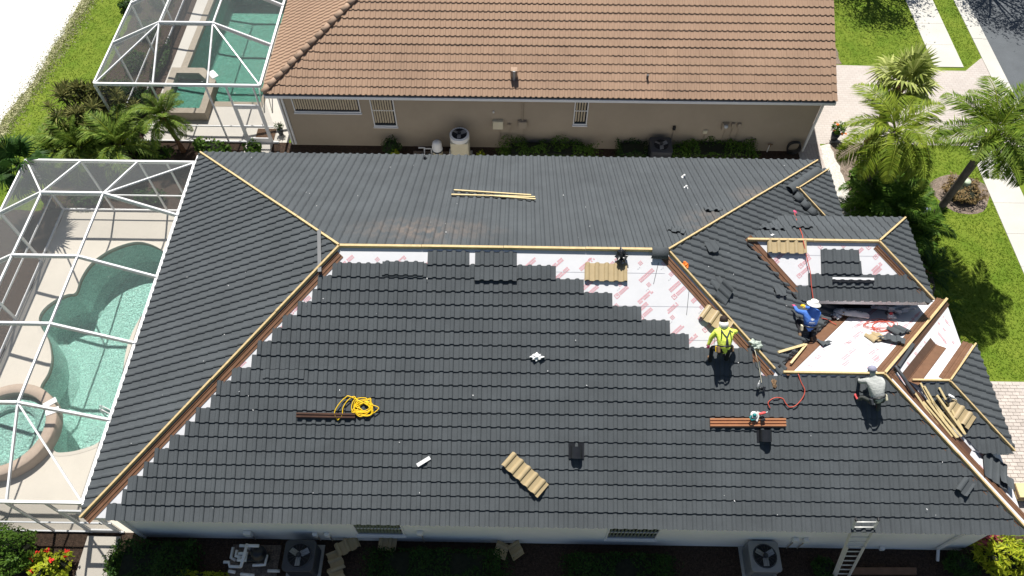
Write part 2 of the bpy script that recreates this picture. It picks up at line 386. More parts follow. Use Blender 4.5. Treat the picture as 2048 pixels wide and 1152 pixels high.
sheet('rock_border', ragged([(24.28, 16.95), (24.72, 17.1), (24.95, 14.2), (25.35, 12.2), (25.0, 11.4), (24.5, 11.8), (24.25, 14.2)], .05, .25, 8), .011, M_rock)
cyc = Zp(1922, 388)
sheet('garden_bed', [(cyc.x + math.cos(t) * 1.15 * (1 + .12 * math.sin(3 * t)), cyc.y + math.sin(t) * 1.05) for t in [i * math.pi / 12 for i in range(24)]], .008, M_soil)
# paving: drive, walk, sidewalk, kerb, road
sheet('paver_drive', [(23.2, 17.05), (33.35, 17.05), (33.35, 22.85), (32.85, 22.6), (31.9, 21.75), (30.5, 21.75), (30.5, 21.95), (23.2, 22.1)], .006, M_paver)
sheet('paver_walk', [(23.3, 8.5), (24.3, 8.5), (24.3, 17.05), (23.3, 17.05)], .009, M_paver2)
drive = sheet('paver_driveway', [(25.0, .9), (40, .9), (40, 5.98), (25.0, 5.98)], .006, M_paver)
bm_ = MB(); bm_.hexa([(-.114, -.059, 0), (.114, -.059, 0), (.114, .059, 0), (-.114, .059, 0), (-.11, -.055, .02), (.11, -.055, .02), (.11, .055, .02), (-.11, .055, .02)])
brick_me = bm_.mesh('paver_brick', M_brick); cnt = 0
for j in range(40):
    for i in range(12):
        x = 26.05 + i * .235 + (.1175 if j % 2 else 0); y = 5.9 - j * .125
        if x < 26.15 + (5.9 - y) * .22 or cnt >= 300: continue
        b = put('paver_brick', brick_me, drive, Matrix.Translation((x, y, .0045 + random.uniform(-.002, .002)))); cnt += 1
w = MB()
for (y0, y1) in ((-60, 17.02), (21.98, 90)):
    L0 = 1.55; n = int((y1 - y0) / L0)
    for k in range(n):
        w.bx(30.55, 31.88, y1 - (k + 1) * L0 + .006 if y0 < 0 else y0 + k * L0, y1 - k * L0 - .006 if y0 < 0 else y0 + (k + 1) * L0 - .012, -.05, .03)
structure(w, 'sidewalk', M_conc)
k = MB(); y = -60
while y < 90: k.bx(32.92, 33.38, y, y + 2.98, -.05, .035); k.bx(33.38, 33.6, y, y + 2.98, -.05, .012); y += 3
structure(k, 'kerb', M_conc)
sheet('road', [(33.58, -100), (48, -100), (48, 120), (33.58, 120)], .002, M_asph)

# ---------------------------------------------------------------- roof geometry
S = .5119; KC = 1 / math.sqrt(1 + S * S); KS = S * KC
D_, L_, T_ = 6.6511, 9.1278, 2.9624
XR = 2 * D_ + L_; G_ = D_ - T_; XH = 21.6408; XW = XH + G_; YB = 2 * D_; YW = 2 * G_
WAVE, CRS = .264, .368
class Slope:
    """roof plane: plan origin at its eave, ax = direction along the eave; the slope rises to the left of ax"""
    def __init__(s, ox, oy, oz, ax):
        s.O = Vector((ox, oy, oz)); s.u = Vector((ax[0], ax[1], 0)); s.h = Vector((-ax[1], ax[0], 0))
        s.v = s.h * KC + Vector((0, 0, KS)); s.n = s.u.cross(s.v)
        s.M = Matrix(((s.u.x, s.v.x, s.n.x, s.O.x), (s.u.y, s.v.y, s.n.y, s.O.y), (s.u.z, s.v.z, s.n.z, s.O.z), (0, 0, 0, 1)))
    def uv(s, x, y):
        d = Vector((x, y, 0)) - Vector((s.O.x, s.O.y, 0)); return (d.dot(s.u), d.dot(s.h) / KC)
    def at(s, u, v, w=0): return s.M @ Vector((u, v, w))
    def px(s, x, y):                       # sight line onto this slope, in (u, v)
        q = s.M.inverted() @ hit(x, y, s.n, s.n.dot(s.O)); return (q.x, q.y)
    def poly(s, pts): return [s.uv(*p) for p in pts]
front = Slope(0, 0, HE, (1, 0)); back = Slope(XR, YB, HE, (-1, 0)); left = Slope(0, YB, HE, (0, -1)); right = Slope(XR, 0, HE, (0, 1))
wback = Slope(XW, YW, HE, (-1, 0)); wright = Slope(XW, 0, HE, (0, 1))
# entry roof (raised eave), small rear hip, raised hip over the garage
E3 = (22.54, 8.11, 2.03, 1.56); E4 = (21.09, 11.22, .85, 1.65); E5 = (23.64, 3.73, 1.45, 1.67)
def hipset(E):
    x, y, z, e = E; ez = HE + z - S * e
    return (Slope(0, y - e, ez, (1, 0)), Slope(0, y + e, ez, (-1, 0)), Slope(x + e, y, ez, (0, 1)), ez)
f3, b3, r3, z3 = hipset(E3); f4, b4, r4, z4 = hipset(E4); f5, b5, r5, z5 = hipset(E5)
def hip_polys(E, xe, slope_z):
    """xe(z) = where the receiving slope has height z"""
    x, y, z, e = E; ez = z - S * e; a, b = xe(z), xe(ez)
    return ([(b, y - e), (x + e, y - e), (x, y), (a, y)], [(x + e, y + e), (b, y + e), (a, y), (x, y)], [(x + e, y - e), (x + e, y + e), (x, y)])
P3 = hip_polys(E3, lambda z: XR - z / S, 0); P4 = hip_polys(E4, lambda z: XR - max(z, 0) / S, 0); P5 = hip_polys(E5, lambda z: XW - z / S, 0)
PF = [(0, 0), (XW, 0), (XH, G_), (D_ + L_ + T_, G_), (D_ + L_, D_), (D_, D_)]
PBK = [(XR, YB), (0, YB), (D_, D_), (D_ + L_, D_)]
PL = [(0, YB), (0, 0), (D_, D_)]
PRt = [(XR, YW), (XR, YB), (D_ + L_, D_), (D_ + L_ + T_, G_)]
PWB = [(XW, YW), (XR, YW), (D_ + L_ + T_, G_), (XH, G_)]
PWR = [(XW, 0), (XW, YW), (XH, G_)]

house = thing('house', (0, 0, 0), 'house being re-roofed in charcoal tile panels, white walls, workers on top', 'house')
def deck(name, sl, poly, m=M_under, parent=house, th=.06):
    q = MB(); P = sl.poly(poly); k = len(P)
    q.add([sl.at(u, v, 0) for u, v in P] + [sl.at(u, v, -th) for u, v in P],
          [tuple(range(k)), tuple(range(2 * k - 1, k - 1, -1))] + [(i, k + i, k + (i + 1) % k, (i + 1) % k) for i in range(k)])
    return q.build(name, m, parent)
dk_front = deck('front_roof_slope', front, PF); dk_back = deck('back_roof_slope', back, PBK); dk_left = deck('pool_side_roof_slope', left, PL)
dk_right = deck('street_side_roof_slope', right, PRt); dk_wb = deck('wing_rear_roof_slope', wback, PWB); dk_wr = deck('wing_end_roof_slope', wright, PWR)
dk3 = [deck('entry_roof_slope', a, b) for a, b in zip((f3, b3, r3), P3)]
dk4 = [deck('rear_hip_slope', a, b) for a, b in zip((f4, b4, r4), P4)]
dk5 = [deck('garage_hip_slope', a, b) for a, b in zip((f5, b5, r5), P5)]

# wave profile of a panel, t in 0..1 along one wave
PROF = [(0, 0), (.05, .34), (.14, .80), (.26, 1), (.38, .92), (.465, .66), (.505, 0), (.75, -.04)]
HW = .046; LIP = .036; BASE = .014
def cols(u0, u1, wave=WAVE, phase=0.):
    k0 = int(math.floor((u0 - phase) / wave)) - 1; out = [u0]; hs = []
    def hgt(u):
        t = ((u - phase) / wave) % 1.0; P = PROF + [(1, 0)]
        for (a, ha), (b, hb) in zip(P, P[1:]):
            if a <= t <= b: return ha + (hb - ha) * (t - a) / (b - a)
        return 0
    k = k0
    while k * wave + phase < u1 + wave:
        for t, h in PROF:
            u = (k + t) * wave + phase
            if u0 + .004 < u < u1 - .004: out.append(u)
        k += 1
    out.append(u1); return [(u, hgt(u)) for u in out]
def panel_mesh(mb, u0, u1, v0, v1, lift=0., skirts=True, hw=HW, lip=LIP, wave=WAVE, phase=0., crs=CRS, base=BASE):
    C = cols(u0, u1, wave, phase); k = len(C); vs = []
    SCL = .026
    for u, h in C: vs.append((u, v0 + .006 + SCL * h, max(base * .4, base + lip + h * hw + lift - .036)))
    for u, h in C: vs.append((u, v0 + SCL * h, base + lip + h * hw + lift))
    sl_ = -lip / crs
    for u, h in C: vs.append((u, v1 + SCL * h, base + lip + sl_ * (v1 - v0) + h * hw + lift * .4))
    fs = [(r * k + i, r * k + i + 1, (r + 1) * k + i + 1, (r + 1) * k + i) for r in (0, 1) for i in range(k - 1)]
    b = len(vs)
    if skirts:
        for e in (0, k - 1):
            u = C[e][0]; vs += [(u, v0, .002), (u, v1, .002)]
            q = (k + e, 2 * k + e, b + 1, b); fs.append(q if e else q[::-1]); b += 2
    mb.add(vs, fs)
def clip(me, planes):
    """planes: (point, outward normal) in the mesh's own frame"""
    bm = bmesh.new(); bm.from_mesh(me)
    for co, no in planes:
        bmesh.ops.bisect_plane(bm, geom=bm.verts[:] + bm.edges[:] + bm.faces[:], plane_co=co, plane_no=no, clear_outer=True, dist=1e-5)
    bm.to_mesh(me); bm.free(); me.update()
def edge_planes(P):
    out = []
    for (a, b) in zip(P, P[1:] + P[:1]):
        d = Vector((b[0] - a[0], b[1] - a[1], 0)); out.append((Vector((a[0], a[1], 0)), Vector((d.y, -d.x, 0)).normalized()))
    return out
def tiled(name, sl, poly, parent, m=M_panel, margin=.03, rows=None, wave=WAVE, crs=CRS, pw=4.5 * WAVE, hw=HW, over=.05, **kw):
    """whole slope laid in panels, cut to its outline, one mesh"""
    P = sl.poly(poly); us = [p[0] for p in P]; vs = [p[1] for p in P]; mb = MB(); k = 0; v = 0.
    while v < max(vs):
        if rows is None or k in rows:
            st = min(us) - wave - (k % 2) * wave * 2.2; u = st
            while u < max(us) + .1:
                panel_mesh(mb, u, u + pw, v - (over if k == 0 else 0), v + crs + .02, random.uniform(-.001, .003), False, hw, wave=wave, crs=crs, **kw); u += pw
        v += crs; k += 1
    me = mb.mesh(name, m)
    # grow the outline a little at the eave (edge 0), shrink at hips
    pl = edge_planes(P); pl[0] = (Vector((0, -over - .01, 0)), Vector((0, -1, 0)))
    mg = margin if hasattr(margin, '__len__') else [margin] * len(pl)
    pl = [pl[0]] + [(co - no * mg[i + 1], no) for i, (co, no) in enumerate(pl[1:])]
    clip(me, pl)
    o = put(name, me, parent, sl.M); o['kind'] = 'stuff'; return o
M_dust = dusty(M_panel, 'dusty_stone_coat', [((8.9, 7.6, HE + 2.9), (2.6, 1.0, 1.0)), ((17.7, 8.3, HE + 2.5), (1.5, 1.2, 1.2)), ((19.5, 10.2, HE + 1.6), (1.2, 1.0, 1.0))])
tiled('roof_panels', back, PBK, dk_back, m=M_dust)
tiled('roof_panels', left, PL, dk_left)
tiled('roof_panels', b3, P3[1], dk3[1]); tiled('roof_panels', r3, P3[2], dk3[2])
tiled('roof_panels', b4, P4[1], dk4[1]); tiled('roof_panels', f4, P4[0], dk4[0]); tiled('roof_panels', r4, P4[2], dk4[2])
tiled('roof_panels', r5, P5[2], dk5[2])
# street-side slope stops short of the open valleys of the entry roof
tiled('roof_panels', right, [(XR, YW), (XR, YB), (D_ + L_, D_), (D_ + L_ + T_, G_)], dk_right, margin=[0, .03, .03, .05])

# ---- front slope: every panel a piece of its own
PW = 4.5 * WAVE
def xr(px, py): return front.px(px, py)[0]
YS = [504.7, 532.9, 558.9, 585, 612, 638.6, 666, 689, 716, 742, 769.6, 797, 825, 853, 881, 909, 938, 966.6, 994.7, 1023.4, 1052.5]
RIGHT = {1: 1110, 2: 1166, 3: 1223, 4: 1281, 5: 1338, 6: 1376, 7: 1502, 8: 1518}
shared = {}
hipR = [front.uv(XW, 0), front.uv(XH, G_)]
dR = Vector((hipR[1][0] - hipR[0][0], hipR[1][1] - hipR[0][1], 0)); nR = Vector((dR.y, -dR.x, 0)).normalized()
ridW = front.uv(0, G_)[1]
def one_panel(sl, parent, u0, u1, v0, planes=None, lift=None, m=M_panel, over=0., name='roof_panel', v1=None):
    lift = random.uniform(-.002, .004) if lift is None else lift
    ph = round((u0 / (WAVE / 4)) % 4) % 4; key = (ph, round(u1 - u0, 2), round(over, 2), round(lift, 2), v1 is None, m.name)
    uu = round(u0 / (WAVE / 4)) * WAVE / 4; u1 += .012
    if planes is None and v1 is None and key in shared: me = shared[key]
    else:
        q = MB(); panel_mesh(q, ph * WAVE / 4, ph * WAVE / 4 + (u1 - u0), -over, (CRS if v1 is None else v1 - v0) + .02, lift)
        me = q.mesh(name, m)
        if planes is None and v1 is None: shared[key] = me
        elif planes: clip(me, [(co - Vector((uu - ph * WAVE / 4, v0, 0)), no) for co, no in planes])
    o = put(name, me, parent, sl.M @ Matrix.Translation((uu - ph * WAVE / 4, v0, 0)))
    return o
for j in range(20):
    kk = 19 - j; v0 = kk * CRS; ym = (YS[j] + YS[j + 1]) / 2; over = .06 if kk == 0 else 0
    hipx = (v0 + CRS) * KC                                   # left hip at the top of the course
    if j == 0:
        for a, b in ((857, 940), (951, 1035)): u0 = xr(a, ym); one_panel(front, dk_front, u0, u0 + PW - .04, v0)
        continue
    u = hipx + .17 + [0, .14, .05, .2, .1][j % 5]; u = round(u / (WAVE / 2)) * WAVE / 2
    end = xr(RIGHT[j], ym) if j in RIGHT else 99
    first = [1, .55, .8, .36, .68][j % 5]
    k = 0
    while u < min(end, XW + .1) - .12:
        w_ = PW if k else round(first * 9) * WAVE / 2; u1 = min(u + w_, round(end / (WAVE / 4)) * WAVE / 4); k += 1
        if end - u1 < .2: u1 = end
        pl = None
        top = v0 + CRS
        # cut at the wing's ridge and at the right-hand hip
        needs_r = (Vector((u1, top, 0)) - Vector((*hipR[0], 0))).dot(nR) > -.06
        gone = (Vector((u, v0, 0)) - Vector((*hipR[0], 0))).dot(nR) > -.05
        if gone and end == 99: break
        pl = []
        if needs_r: pl.append((Vector((*hipR[0], 0)) - nR * .05, nR))
        if top > ridW - .05 and u1 > D_ + L_ + T_ and j >= 8: pl.append((Vector((0, ridW - .05, 0)), Vector((0, 1, 0))))
        if v0 < ridW and top > ridW - .1 and j >= 8 and u > D_ + L_ + T_ - 2 and not pl: pass
        one_panel(front, dk_front, u, u1 + .008, v0, pl or None, over=over)
        u = u1
# two looser panels laid over the rest
one_panel(front, dk_front, xr(763, 545), xr(845, 545), front.px(800, 551)[1], lift=.03)
one_panel(front, dk_front, xr(951, 560), xr(1034, 560), front.px(990, 562)[1], lift=.055)
one_panel(front, dk_front, xr(527, 740), xr(609, 740), front.px(560, 757)[1], lift=.02)
# entry roof front: lower two courses, and a patch of four panels
hp3 = edge_planes(f3.poly(P3[0]))
def f3px(px, py): return f3.px(px, py)
for row, (a, b) in enumerate(((1592, 1870), (1618, 1870))):
    v0 = row * CRS; u = f3px(a, 590 - row * 28)[0]
    while u < E3[0] + E3[3]:
        u1 = u + PW; one_panel(f3, dk3[0], u, u1 + .008, v0, [(hp3[1][0] - hp3[1][1] * .04, hp3[1][1])], over=.07 if row == 0 else 0); u = u1
        if u - f3.px(1592, 600)[0] > 4.2: break
for row, (a, b) in ((2, (1642, 1720)), (3, (1641, 1716))):
    u0 = f3px(a, 530)[0]; one_panel(f3, dk3[0], u0, f3px(b, 530)[0], row * CRS + .02, lift=.01)
# raised garage hip, front face
hp5 = edge_planes(f5.poly(P5[0]))
for row in range(5):
    u = 22.2 + (row % 2) * .5
    while u < E5[0] + E5[3] and row * CRS < 1.9:
        one_panel(f5, dk5[0], u, u + PW + .008, row * CRS, [(hp5[1][0] - hp5[1][1] * .04, hp5[1][1]), (hp5[2][0] - hp5[2][1] * .05, hp5[2][1]), (hp5[3][0] - hp5[3][1] * .12, hp5[3][1])], over=.07 if row == 0 else 0); u += PW
# ---------------------------------------------------------------- boards, flashing and print on the open roof
def boards(name, a, b, parent, w=.06, h=.095, seg=2.6, m=M_wood, off=.055, jit=.006):
    a, b = Vector(a), Vector(b); n = max(1, round((b - a).length / seg)); d = (b - a).normalized()
    for i in range(n):
        q = MB(); p0 = a.lerp(b, i / n) + d * .004; p1 = a.lerp(b, (i + 1) / n) - d * .004
        sd = d.cross(Vector((0, 0, 1))).normalized(); j = Vector((0, 0, 0))
        q.bar(p0 + sd * random.uniform(-jit, jit), p1 + sd * random.uniform(-jit, jit), w, h, off=off + random.uniform(-.006, .006)); q.build(name, m, parent, bevel=.004)
def ht(x, y, z): return Vector((x, y, HE + z))
RG = S * D_; WG = S * G_
C3 = ht(D_, D_, RG); D3 = ht(D_ + L_, D_, RG); G3 = ht(D_ + L_ + T_, G_, WG); H3 = ht(XH, G_, WG)
boards('ridge_board', C3, D3, house, w=.075)
boards('hip_board', C3, ht(0, YB, 0), house); boards('hip_board', C3, ht(0, 0, 0), house)
boards('hip_board', D3, ht(XR, YB, 0), house, w=.05); boards('hip_board', D3 + (G3 - D3) * .01, G3 + (D3 - G3) * .03, house, w=.05)
boards('ridge_board', G3 + Vector((.15, 0, 0)), H3, house, w=.06); boards('hip_board', H3, ht(XW, 0, 0), house, w=.05)
boards('hip_board', H3, ht(XW, YW, 0), house, w=.075, seg=1.9)
def hipboards(E, xa, parent=house, w=.055):
    x, y, z, e = E; r = ht(x, y, z); ez = z - S * e
    boards('ridge_board', ht(xa, y, z), r, parent, w=w); boards('hip_board', r, ht(x + e, y + e, ez), parent, w=w * .8); boards('hip_board', r, ht(x + e, y - e, ez), parent, w=w * .8)
hipboards(E3, XR - E3[2] / S + .1, w=.07); hipboards(E4, XR - E4[2] / S, w=.05); hipboards(E5, XW - E5[2] / S + .1)
def flashing(name, sl, p, q, w0, w1, side, m=M_brown, ribs=True, parent=house, base=.005):
    """metal strip on a slope beside the plan line p-q"""
    a = Vector((*sl.uv(*p), 0)); b = Vector((*sl.uv(*q), 0)); d = (b - a).normalized(); nn = Vector((-d.y, d.x, 0)) * side
    prof = [(0, 0), (.16, .024), (.22, .024), (.3, .002), (.5, .002), (.56, .02), (.66, .02), (.72, .002), (.9, .002), (1, .012)] if ribs else [(0, .02), (.05, .003), (.5, .002), (.93, .003), (1, .016)]
    vs = []; fs = []; k = len(prof)
    for e in (a, b):
        for t, h in prof: vs.append(sl.at(*(e + nn * (w0 + (w1 - w0) * t)).to_2d(), base + h))
    for i in range(k - 1): fs.append((i, i + 1, k + i + 1, k + i))
    mb = MB(); mb.add(vs, fs); return mb.build(name, m, parent)
flashing('hip_flashing', front, (D_ - .1, D_ - .1), (.02, .02), .035, .27, 1)
flashing('hip_flashing', front, (D_ + L_, D_ - .05), (D_ + L_ + T_ - .05, G_), .03, .25, -1)
flashing('hip_flashing', front, (XH, G_ - .05), (XW - .1, .1), .03, .2, -1)
flashing('hip_flashing', wback, (XH + .05, G_), (XW, YW - .03), .035, .27, 1, M_brown)
flashing('hip_flashing', wright, (XH + .05, G_), (XW - .03, YW), .04, .20, -1, M_brown2)
flashing('hip_flashing', wright, (XH + .05, G_ - .05), (XW - .02, .1), .2, .42, 1, M_brown)
flashing('valley_flashing', wback, (D_ + L_ + T_ + .06, G_ + .06), (XR - .6, YW - .6), -.02, .3, -1, M_brown, False)
flashing('valley_flashing', right, (D_ + L_ + T_ + .06, G_ + .06), (XR - .6, YW - .6), -.02, .1, 1, M_brown2, False)
a3, b3x = XR - E3[2] / S, XR - (E3[2] - S * E3[3]) / S
flashing('valley_flashing', f3, (a3 + .02, E3[1]), (b3x, E3[1] - E3[3]), -.02, .27, 1, M_brown, True)
flashing('valley_flashing', right, (a3 + .02, E3[1]), (b3x, E3[1] - E3[3]), -.02, .15, -1, M_brown2, False)
flashing('hip_flashing', f3, (E3[0], E3[1] - .05), (E3[0] + E3[3], E3[1] - E3[3]), .03, .2, -1, M_brown)
a5, b5x = XW - E5[2] / S, XW - (E5[2] - S * E5[3]) / S
flashing('valley_flashing', b5, (a5, E5[1]), (b5x, E5[1] + E5[3]), -.01, .3, -1, M_brown, False)
flashing('valley_flashing', wright, (a5, E5[1]), (b5x, E5[1] + E5[3]), -.01, .25, 1, M_brown2, False)
flashing('valley_flashing', wright, (a5, E5[1]), (b5x, E5[1] - E5[3]), -.01, .3, -1, M_brown2, False)
flashing('hip_flashing', b5, (E5[0] + .03, E5[1]), (E5[0] + E5[3], E5[1] + E5[3]), .03, .3, 1, M_brown)
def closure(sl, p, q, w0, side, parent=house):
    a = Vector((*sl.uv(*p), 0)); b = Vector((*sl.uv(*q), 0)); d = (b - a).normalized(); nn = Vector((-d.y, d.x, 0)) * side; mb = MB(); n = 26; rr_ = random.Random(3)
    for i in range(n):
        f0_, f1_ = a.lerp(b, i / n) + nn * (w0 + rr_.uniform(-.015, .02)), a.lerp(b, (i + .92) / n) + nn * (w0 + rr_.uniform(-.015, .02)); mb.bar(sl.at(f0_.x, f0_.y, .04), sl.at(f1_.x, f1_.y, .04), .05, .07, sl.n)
    mb.build('valley_edge_strip', M_dull_black, parent)  # dark broken strip along the cut panel edges at the valley
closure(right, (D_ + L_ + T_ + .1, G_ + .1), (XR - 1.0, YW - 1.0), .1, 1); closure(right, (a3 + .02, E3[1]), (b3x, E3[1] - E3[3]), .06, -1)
# faint red print, lap lines and chalk strokes on the white membrane
def printing(sl, u0, u1, v0, v1, parent, seed, rot=R(42), keep=None):
    rr = random.Random(seed); q = MB(); W = .004
    def quad(cu, cv, hu, hv, m):
        c, s_ = math.cos(rot), math.sin(rot)
        P = [(cu + a * hu * c - b * hv * s_, cv + a * hu * s_ + b * hv * c) for a, b in ((-1, -1), (1, -1), (1, 1), (-1, 1))]
        if keep and not all(keep(*p) for p in P): return
        q.add([sl.at(*p, W) for p in P], [(0, 1, 2, 3)], m)
    def local(cu, cv, du, dv): c, s_ = math.cos(rot), math.sin(rot); return cu + du * c - dv * s_, cv + du * s_ + dv * c
    v = v0; r = 0
    while v < v1:
        u = u0 + (r % 2) * .42 + rr.uniform(0, .2)
        while u < u1:
            kind = rr.choice((0, 0, 1, 2))
            if kind == 0:                                   # two-line block of small letters
                n = rr.choice((9, 12))
                for ln in (-1, 1):
                    for i in range(n):
                        if rr.random() < .92: quad(*local(u, v, (i - n / 2) * .043, ln * .031), .016, .024, 0)
            elif kind == 1:                                 # emblem square with a block of letters
                for a, b, ha, hb in ((0, .055, .06, .01), (0, -.055, .06, .01), (.055, 0, .01, .06), (-.055, 0, .01, .06), (.01, .01, .022, .022)): quad(*local(u, v, a, b), ha, hb, 0)
                for i in range(7):
                    for ln in (-1, 1): quad(*local(u, v, .11 + i * .045, ln * .028), .017, .022, 0)
            else:
                for i in range(3):
                    for ln in (-1, 0, 1): quad(*local(u, v, i * .04, ln * .04), .014, .014, 0)
                for i in range(2): quad(*local(u, v, -.12 + i * .06, -.08), .016, .01, 1)
            u += .62 + rr.uniform(0, .25)
        v += .30; r += 1
    vv = v0 - v0 % .92 + .4
    while vv < v1:
        for du in np.arange(u0, u1, .5): 
            if not keep or (keep(du, vv) and keep(du + .5, vv)):
                q.add([sl.at(du, vv, W), sl.at(du + .5, vv, W), sl.at(du + .5, vv + .012, W), sl.at(du, vv + .012, W)], [(0, 1, 2, 3)], 1)
        vv += .92
    o = q.build('membrane_print', [M_print, M_print2], parent); o['kind'] = 'stuff'
def inside(sl, poly, mg=.05):
    pl = edge_planes(sl.poly(poly)); return lambda u, v: all((Vector((u, v, 0)) - co).dot(no) < -mg for co, no in pl)
printing(front, .2, 18.5, 4.1, 7.45, dk_front, 1, keep=inside(front, [(0, 0), (18.9, 0), (D_ + L_ + T_, G_), (D_ + L_, D_), (D_, D_)], .2))
printing(wback, 0, 7, 0, 4.1, dk_wb, 2, R(222), keep=inside(wback, PWB, .3)); printing(wright, 0, 7.4, 0, 4.2, dk_wr, 3, R(40), keep=inside(wright, PWR, .25))
printing(f3, 18, 24, .7, 1.75, dk3[0], 4, keep=inside(f3, P3[0], .1)); printing(b5, -25.5, -22, 0, 1.8, dk5[1], 5, R(220), keep=inside(b5, P5[1], .3))

# ---------------------------------------------------------------- walls, fascia, windows of the house
OV = .3
wl = MB()
wl.bx(OV + .1, XR - OV, OV, YB - OV, 0, HE - .03); wl.build('wall', M_stucco, house)
wl = MB(); wl.bx(XR - OV - .01, XW - OV, OV, YW - OV, 0, HE - .035); wl.build('wall', M_stucco, house)
ew = MB(); ew.bx(19.6, E3[0] + E3[3] - .3, E3[1] - E3[3] + .3, E3[1] + E3[3] - .3, HE - .5, z3 - .03); ew.build('entry_wall', M_dull_black, house)  # whole wall under the entry eave in one near-black colour
ew = MB(); ew.bx(XW - 1.6, XW - .25, E5[1] - E5[3] + .22, E5[1] + E5[3] - .22, HE - .8, z5 - .03); ew.build('garage_wall', M_stucco, house)
def fascia(a, b, z, parent, m=M_white, h=.17, t=.022, name='fascia'):
    q = MB(); q.bar((*a, z - .06 - h / 2), (*b, z - .06 - h / 2), t, h); return q.build(name, m, parent)
fascia((0.02, .02), (XW - .02, .02), HE, house); fascia((0, .05), (0, YB - .03), HE, house); fascia((0.03, YB), (XR, YB), HE, house)
fascia((XR, YW), (XR, YB - .02), HE, house); fascia((XW, .03), (XW, YW - .03), HE, house); fascia((XR, YW), (XW - .02, YW), HE, house)
for E, P, z in ((E3, P3, z3), (E4, P4, z4), (E5, P5, z5)):
    fascia(P[0][0], P[0][1], z + .012, house, h=.2); fascia(P[1][0], P[1][1], z, house); fascia(P[2][0], P[2][1], z, house)
sf = MB(); sf.bx(.0, XW - .01, .035, OV + .1, HE - .26, HE - .24); sf.build('soffit', M_white, house)
gt = MB(); gt.bar((-.09, .35, HE - .1), (-.09, YB - .05, HE - .1), .13, .12); gt.build('gutter', M_alum, house, bevel=.01)
dsp = MB(); dsp.tube([(24.35, .2, HE - .25), (24.2, .22, HE - .5), (24.2, .24, .35), (24.2, -.05, .12)], .05, 4); dsp.build('downspout', M_white, house)
dsp = MB(); dsp.tube([(.45, .2, HE - .25), (.52, .23, HE - .45), (.52, .24, .1)], .045, 4); dsp.build('downspout', M_white, house)
def window(parent, x0, x1, z0, z1, y, slats, m_blind=M_blind):
    q = MB()
    for a in ((x0 - .04, x0, z0, z1), (x1, x1 + .04, z0, z1), (x0 - .04, x1 + .04, z0 - .05, z0), (x0 - .04, x1 + .04, z1, z1 + .04)): q.bx(a[0], a[1], y - .04, y + .05, a[2], a[3])
    if z1 - z0 > .9: q.bx(x0, x1, y - .03, y + .03, (z0 + z1) / 2 - .02, (z0 + z1) / 2 + .02)
    w_ = q.build('window', M_white, parent)
    p = MB(); p.bx(x0, x1, y - .004, y + .0, z0, z1); p.build('pane', M_glass, w_)
    if slats:
        s_ = MB(); n = max(3, int((x1 - x0) / .1))
        for i in range(n):
            xx = x0 + .03 + i * (x1 - x0 - .05) / n; s_.box((xx + .03, y - .02, (z0 + z1) / 2 + .05), (.07, .006, (z1 - z0) * .88), Matrix.Rotation(R(25), 3, 'Z'))
        s_.build('blinds', m_blind, w_)
    sl_ = MB(); sl_.bx(x0 - .07, x1 + .07, y - .09, y + .0, z0 - .1, z0 - .055); sl_.build('sill', M_white, w_)
def wall_px(y, a, b): p, q = Yp(*a, y), Yp(*b, y); return min(p.x, q.x), max(p.x, q.x)
WY = OV - .005
for a, b in (((715, 1062), (805, 1062)), ((1215, 1070), (1312, 1070))):
    x0, x1 = wall_px(WY, a, b); zz = Yp((a[0] + b[0]) / 2, a[1] + 5, WY).z; window(house, x0, x1, zz, min(zz + 1.15, HE - .35), WY, True, mat('green_blind', (.16, .19, .14), .6, .2, 8) if 'green_blind' not in MATS else MATS['green_blind'])

# roof vents and pipe
def vent(px, py, label):
    u, v = front.px(px, py); Mv = front.M @ Matrix.Translation((u, v, .05))
    t = thing('roof_vent', (front.M @ Vector((u, v, .0))), label, 'vent', 'black roof vents'); o = t.location
    q = MB(); n = 10; vs = []
    for y in (-.16, .16):
        for i in range(n + 1):
            a = math.pi * i / n; vs.append(Vector((math.cos(a) * .15, y, .12 + math.sin(a) * .13)))
        vs += [Vector((-.15, y, -.02)), Vector((.15, y, -.02))]
    k = n + 3; fs = [(i, i + 1, k + i + 1, k + i) for i in range(n)] + [(n, n + 1, k + n + 1, k + n), (n + 2, 0, k, k + n + 2)] + [tuple(range(n + 1)) + (n + 1, n + 2)]
    R3 = front.M.to_3x3()
    q.add([o + R3 @ (p + Vector((0, 0, .04))) for p in vs], fs); q.build('hood', M_black, t)
    q = MB(); q.box(o + R3 @ Vector((0, .02, .05)), (.42, .42, .02), R3); q.build('base_flange', M_black, t)
    q = MB(); q.box(o + R3 @ Vector((0, -.155, .12)), (.26, .01, .16), R3); q.build('mouth', M_dull_black, t)
vent(1152, 903, 'black hooded roof vent above the tan scrap panel'); vent(1528, 870, 'black hooded roof vent just below the copper-brown channels')

# ---------------------------------------------------------------- neighbouring house
NX0, NX1, NY0, NE = 1.74, 23.73, 16.23, 3.15; ND = 4.45
nb = thing('house', (0, NY0, 0), 'taupe house with terracotta tile roof behind the one being re-roofed', 'house')
nf = Slope(0, NY0, NE, (1, 0)); nl = Slope(NX0, 0, NE, (0, -1)); nk = Slope(0, NY0 + 2 * ND, NE, (-1, 0))
NPF = [(NX0, NY0), (NX1, NY0), (NX1, NY0 + ND), (NX0 + ND, NY0 + ND)]; NPL = [(NX0, NY0 + 2 * ND), (NX0, NY0), (NX0 + ND, NY0 + ND)]
NPK = [(NX1, NY0 + 2 * ND), (NX0, NY0 + 2 * ND), (NX0 + ND, NY0 + ND), (NX1, NY0 + ND)]
d1 = deck('front_roof_slope', nf, NPF, M_terra, nb); d2 = deck('end_roof_slope', nl, NPL, M_terra, nb); d3 = deck('back_roof_slope', nk, NPK, M_terra, nb)
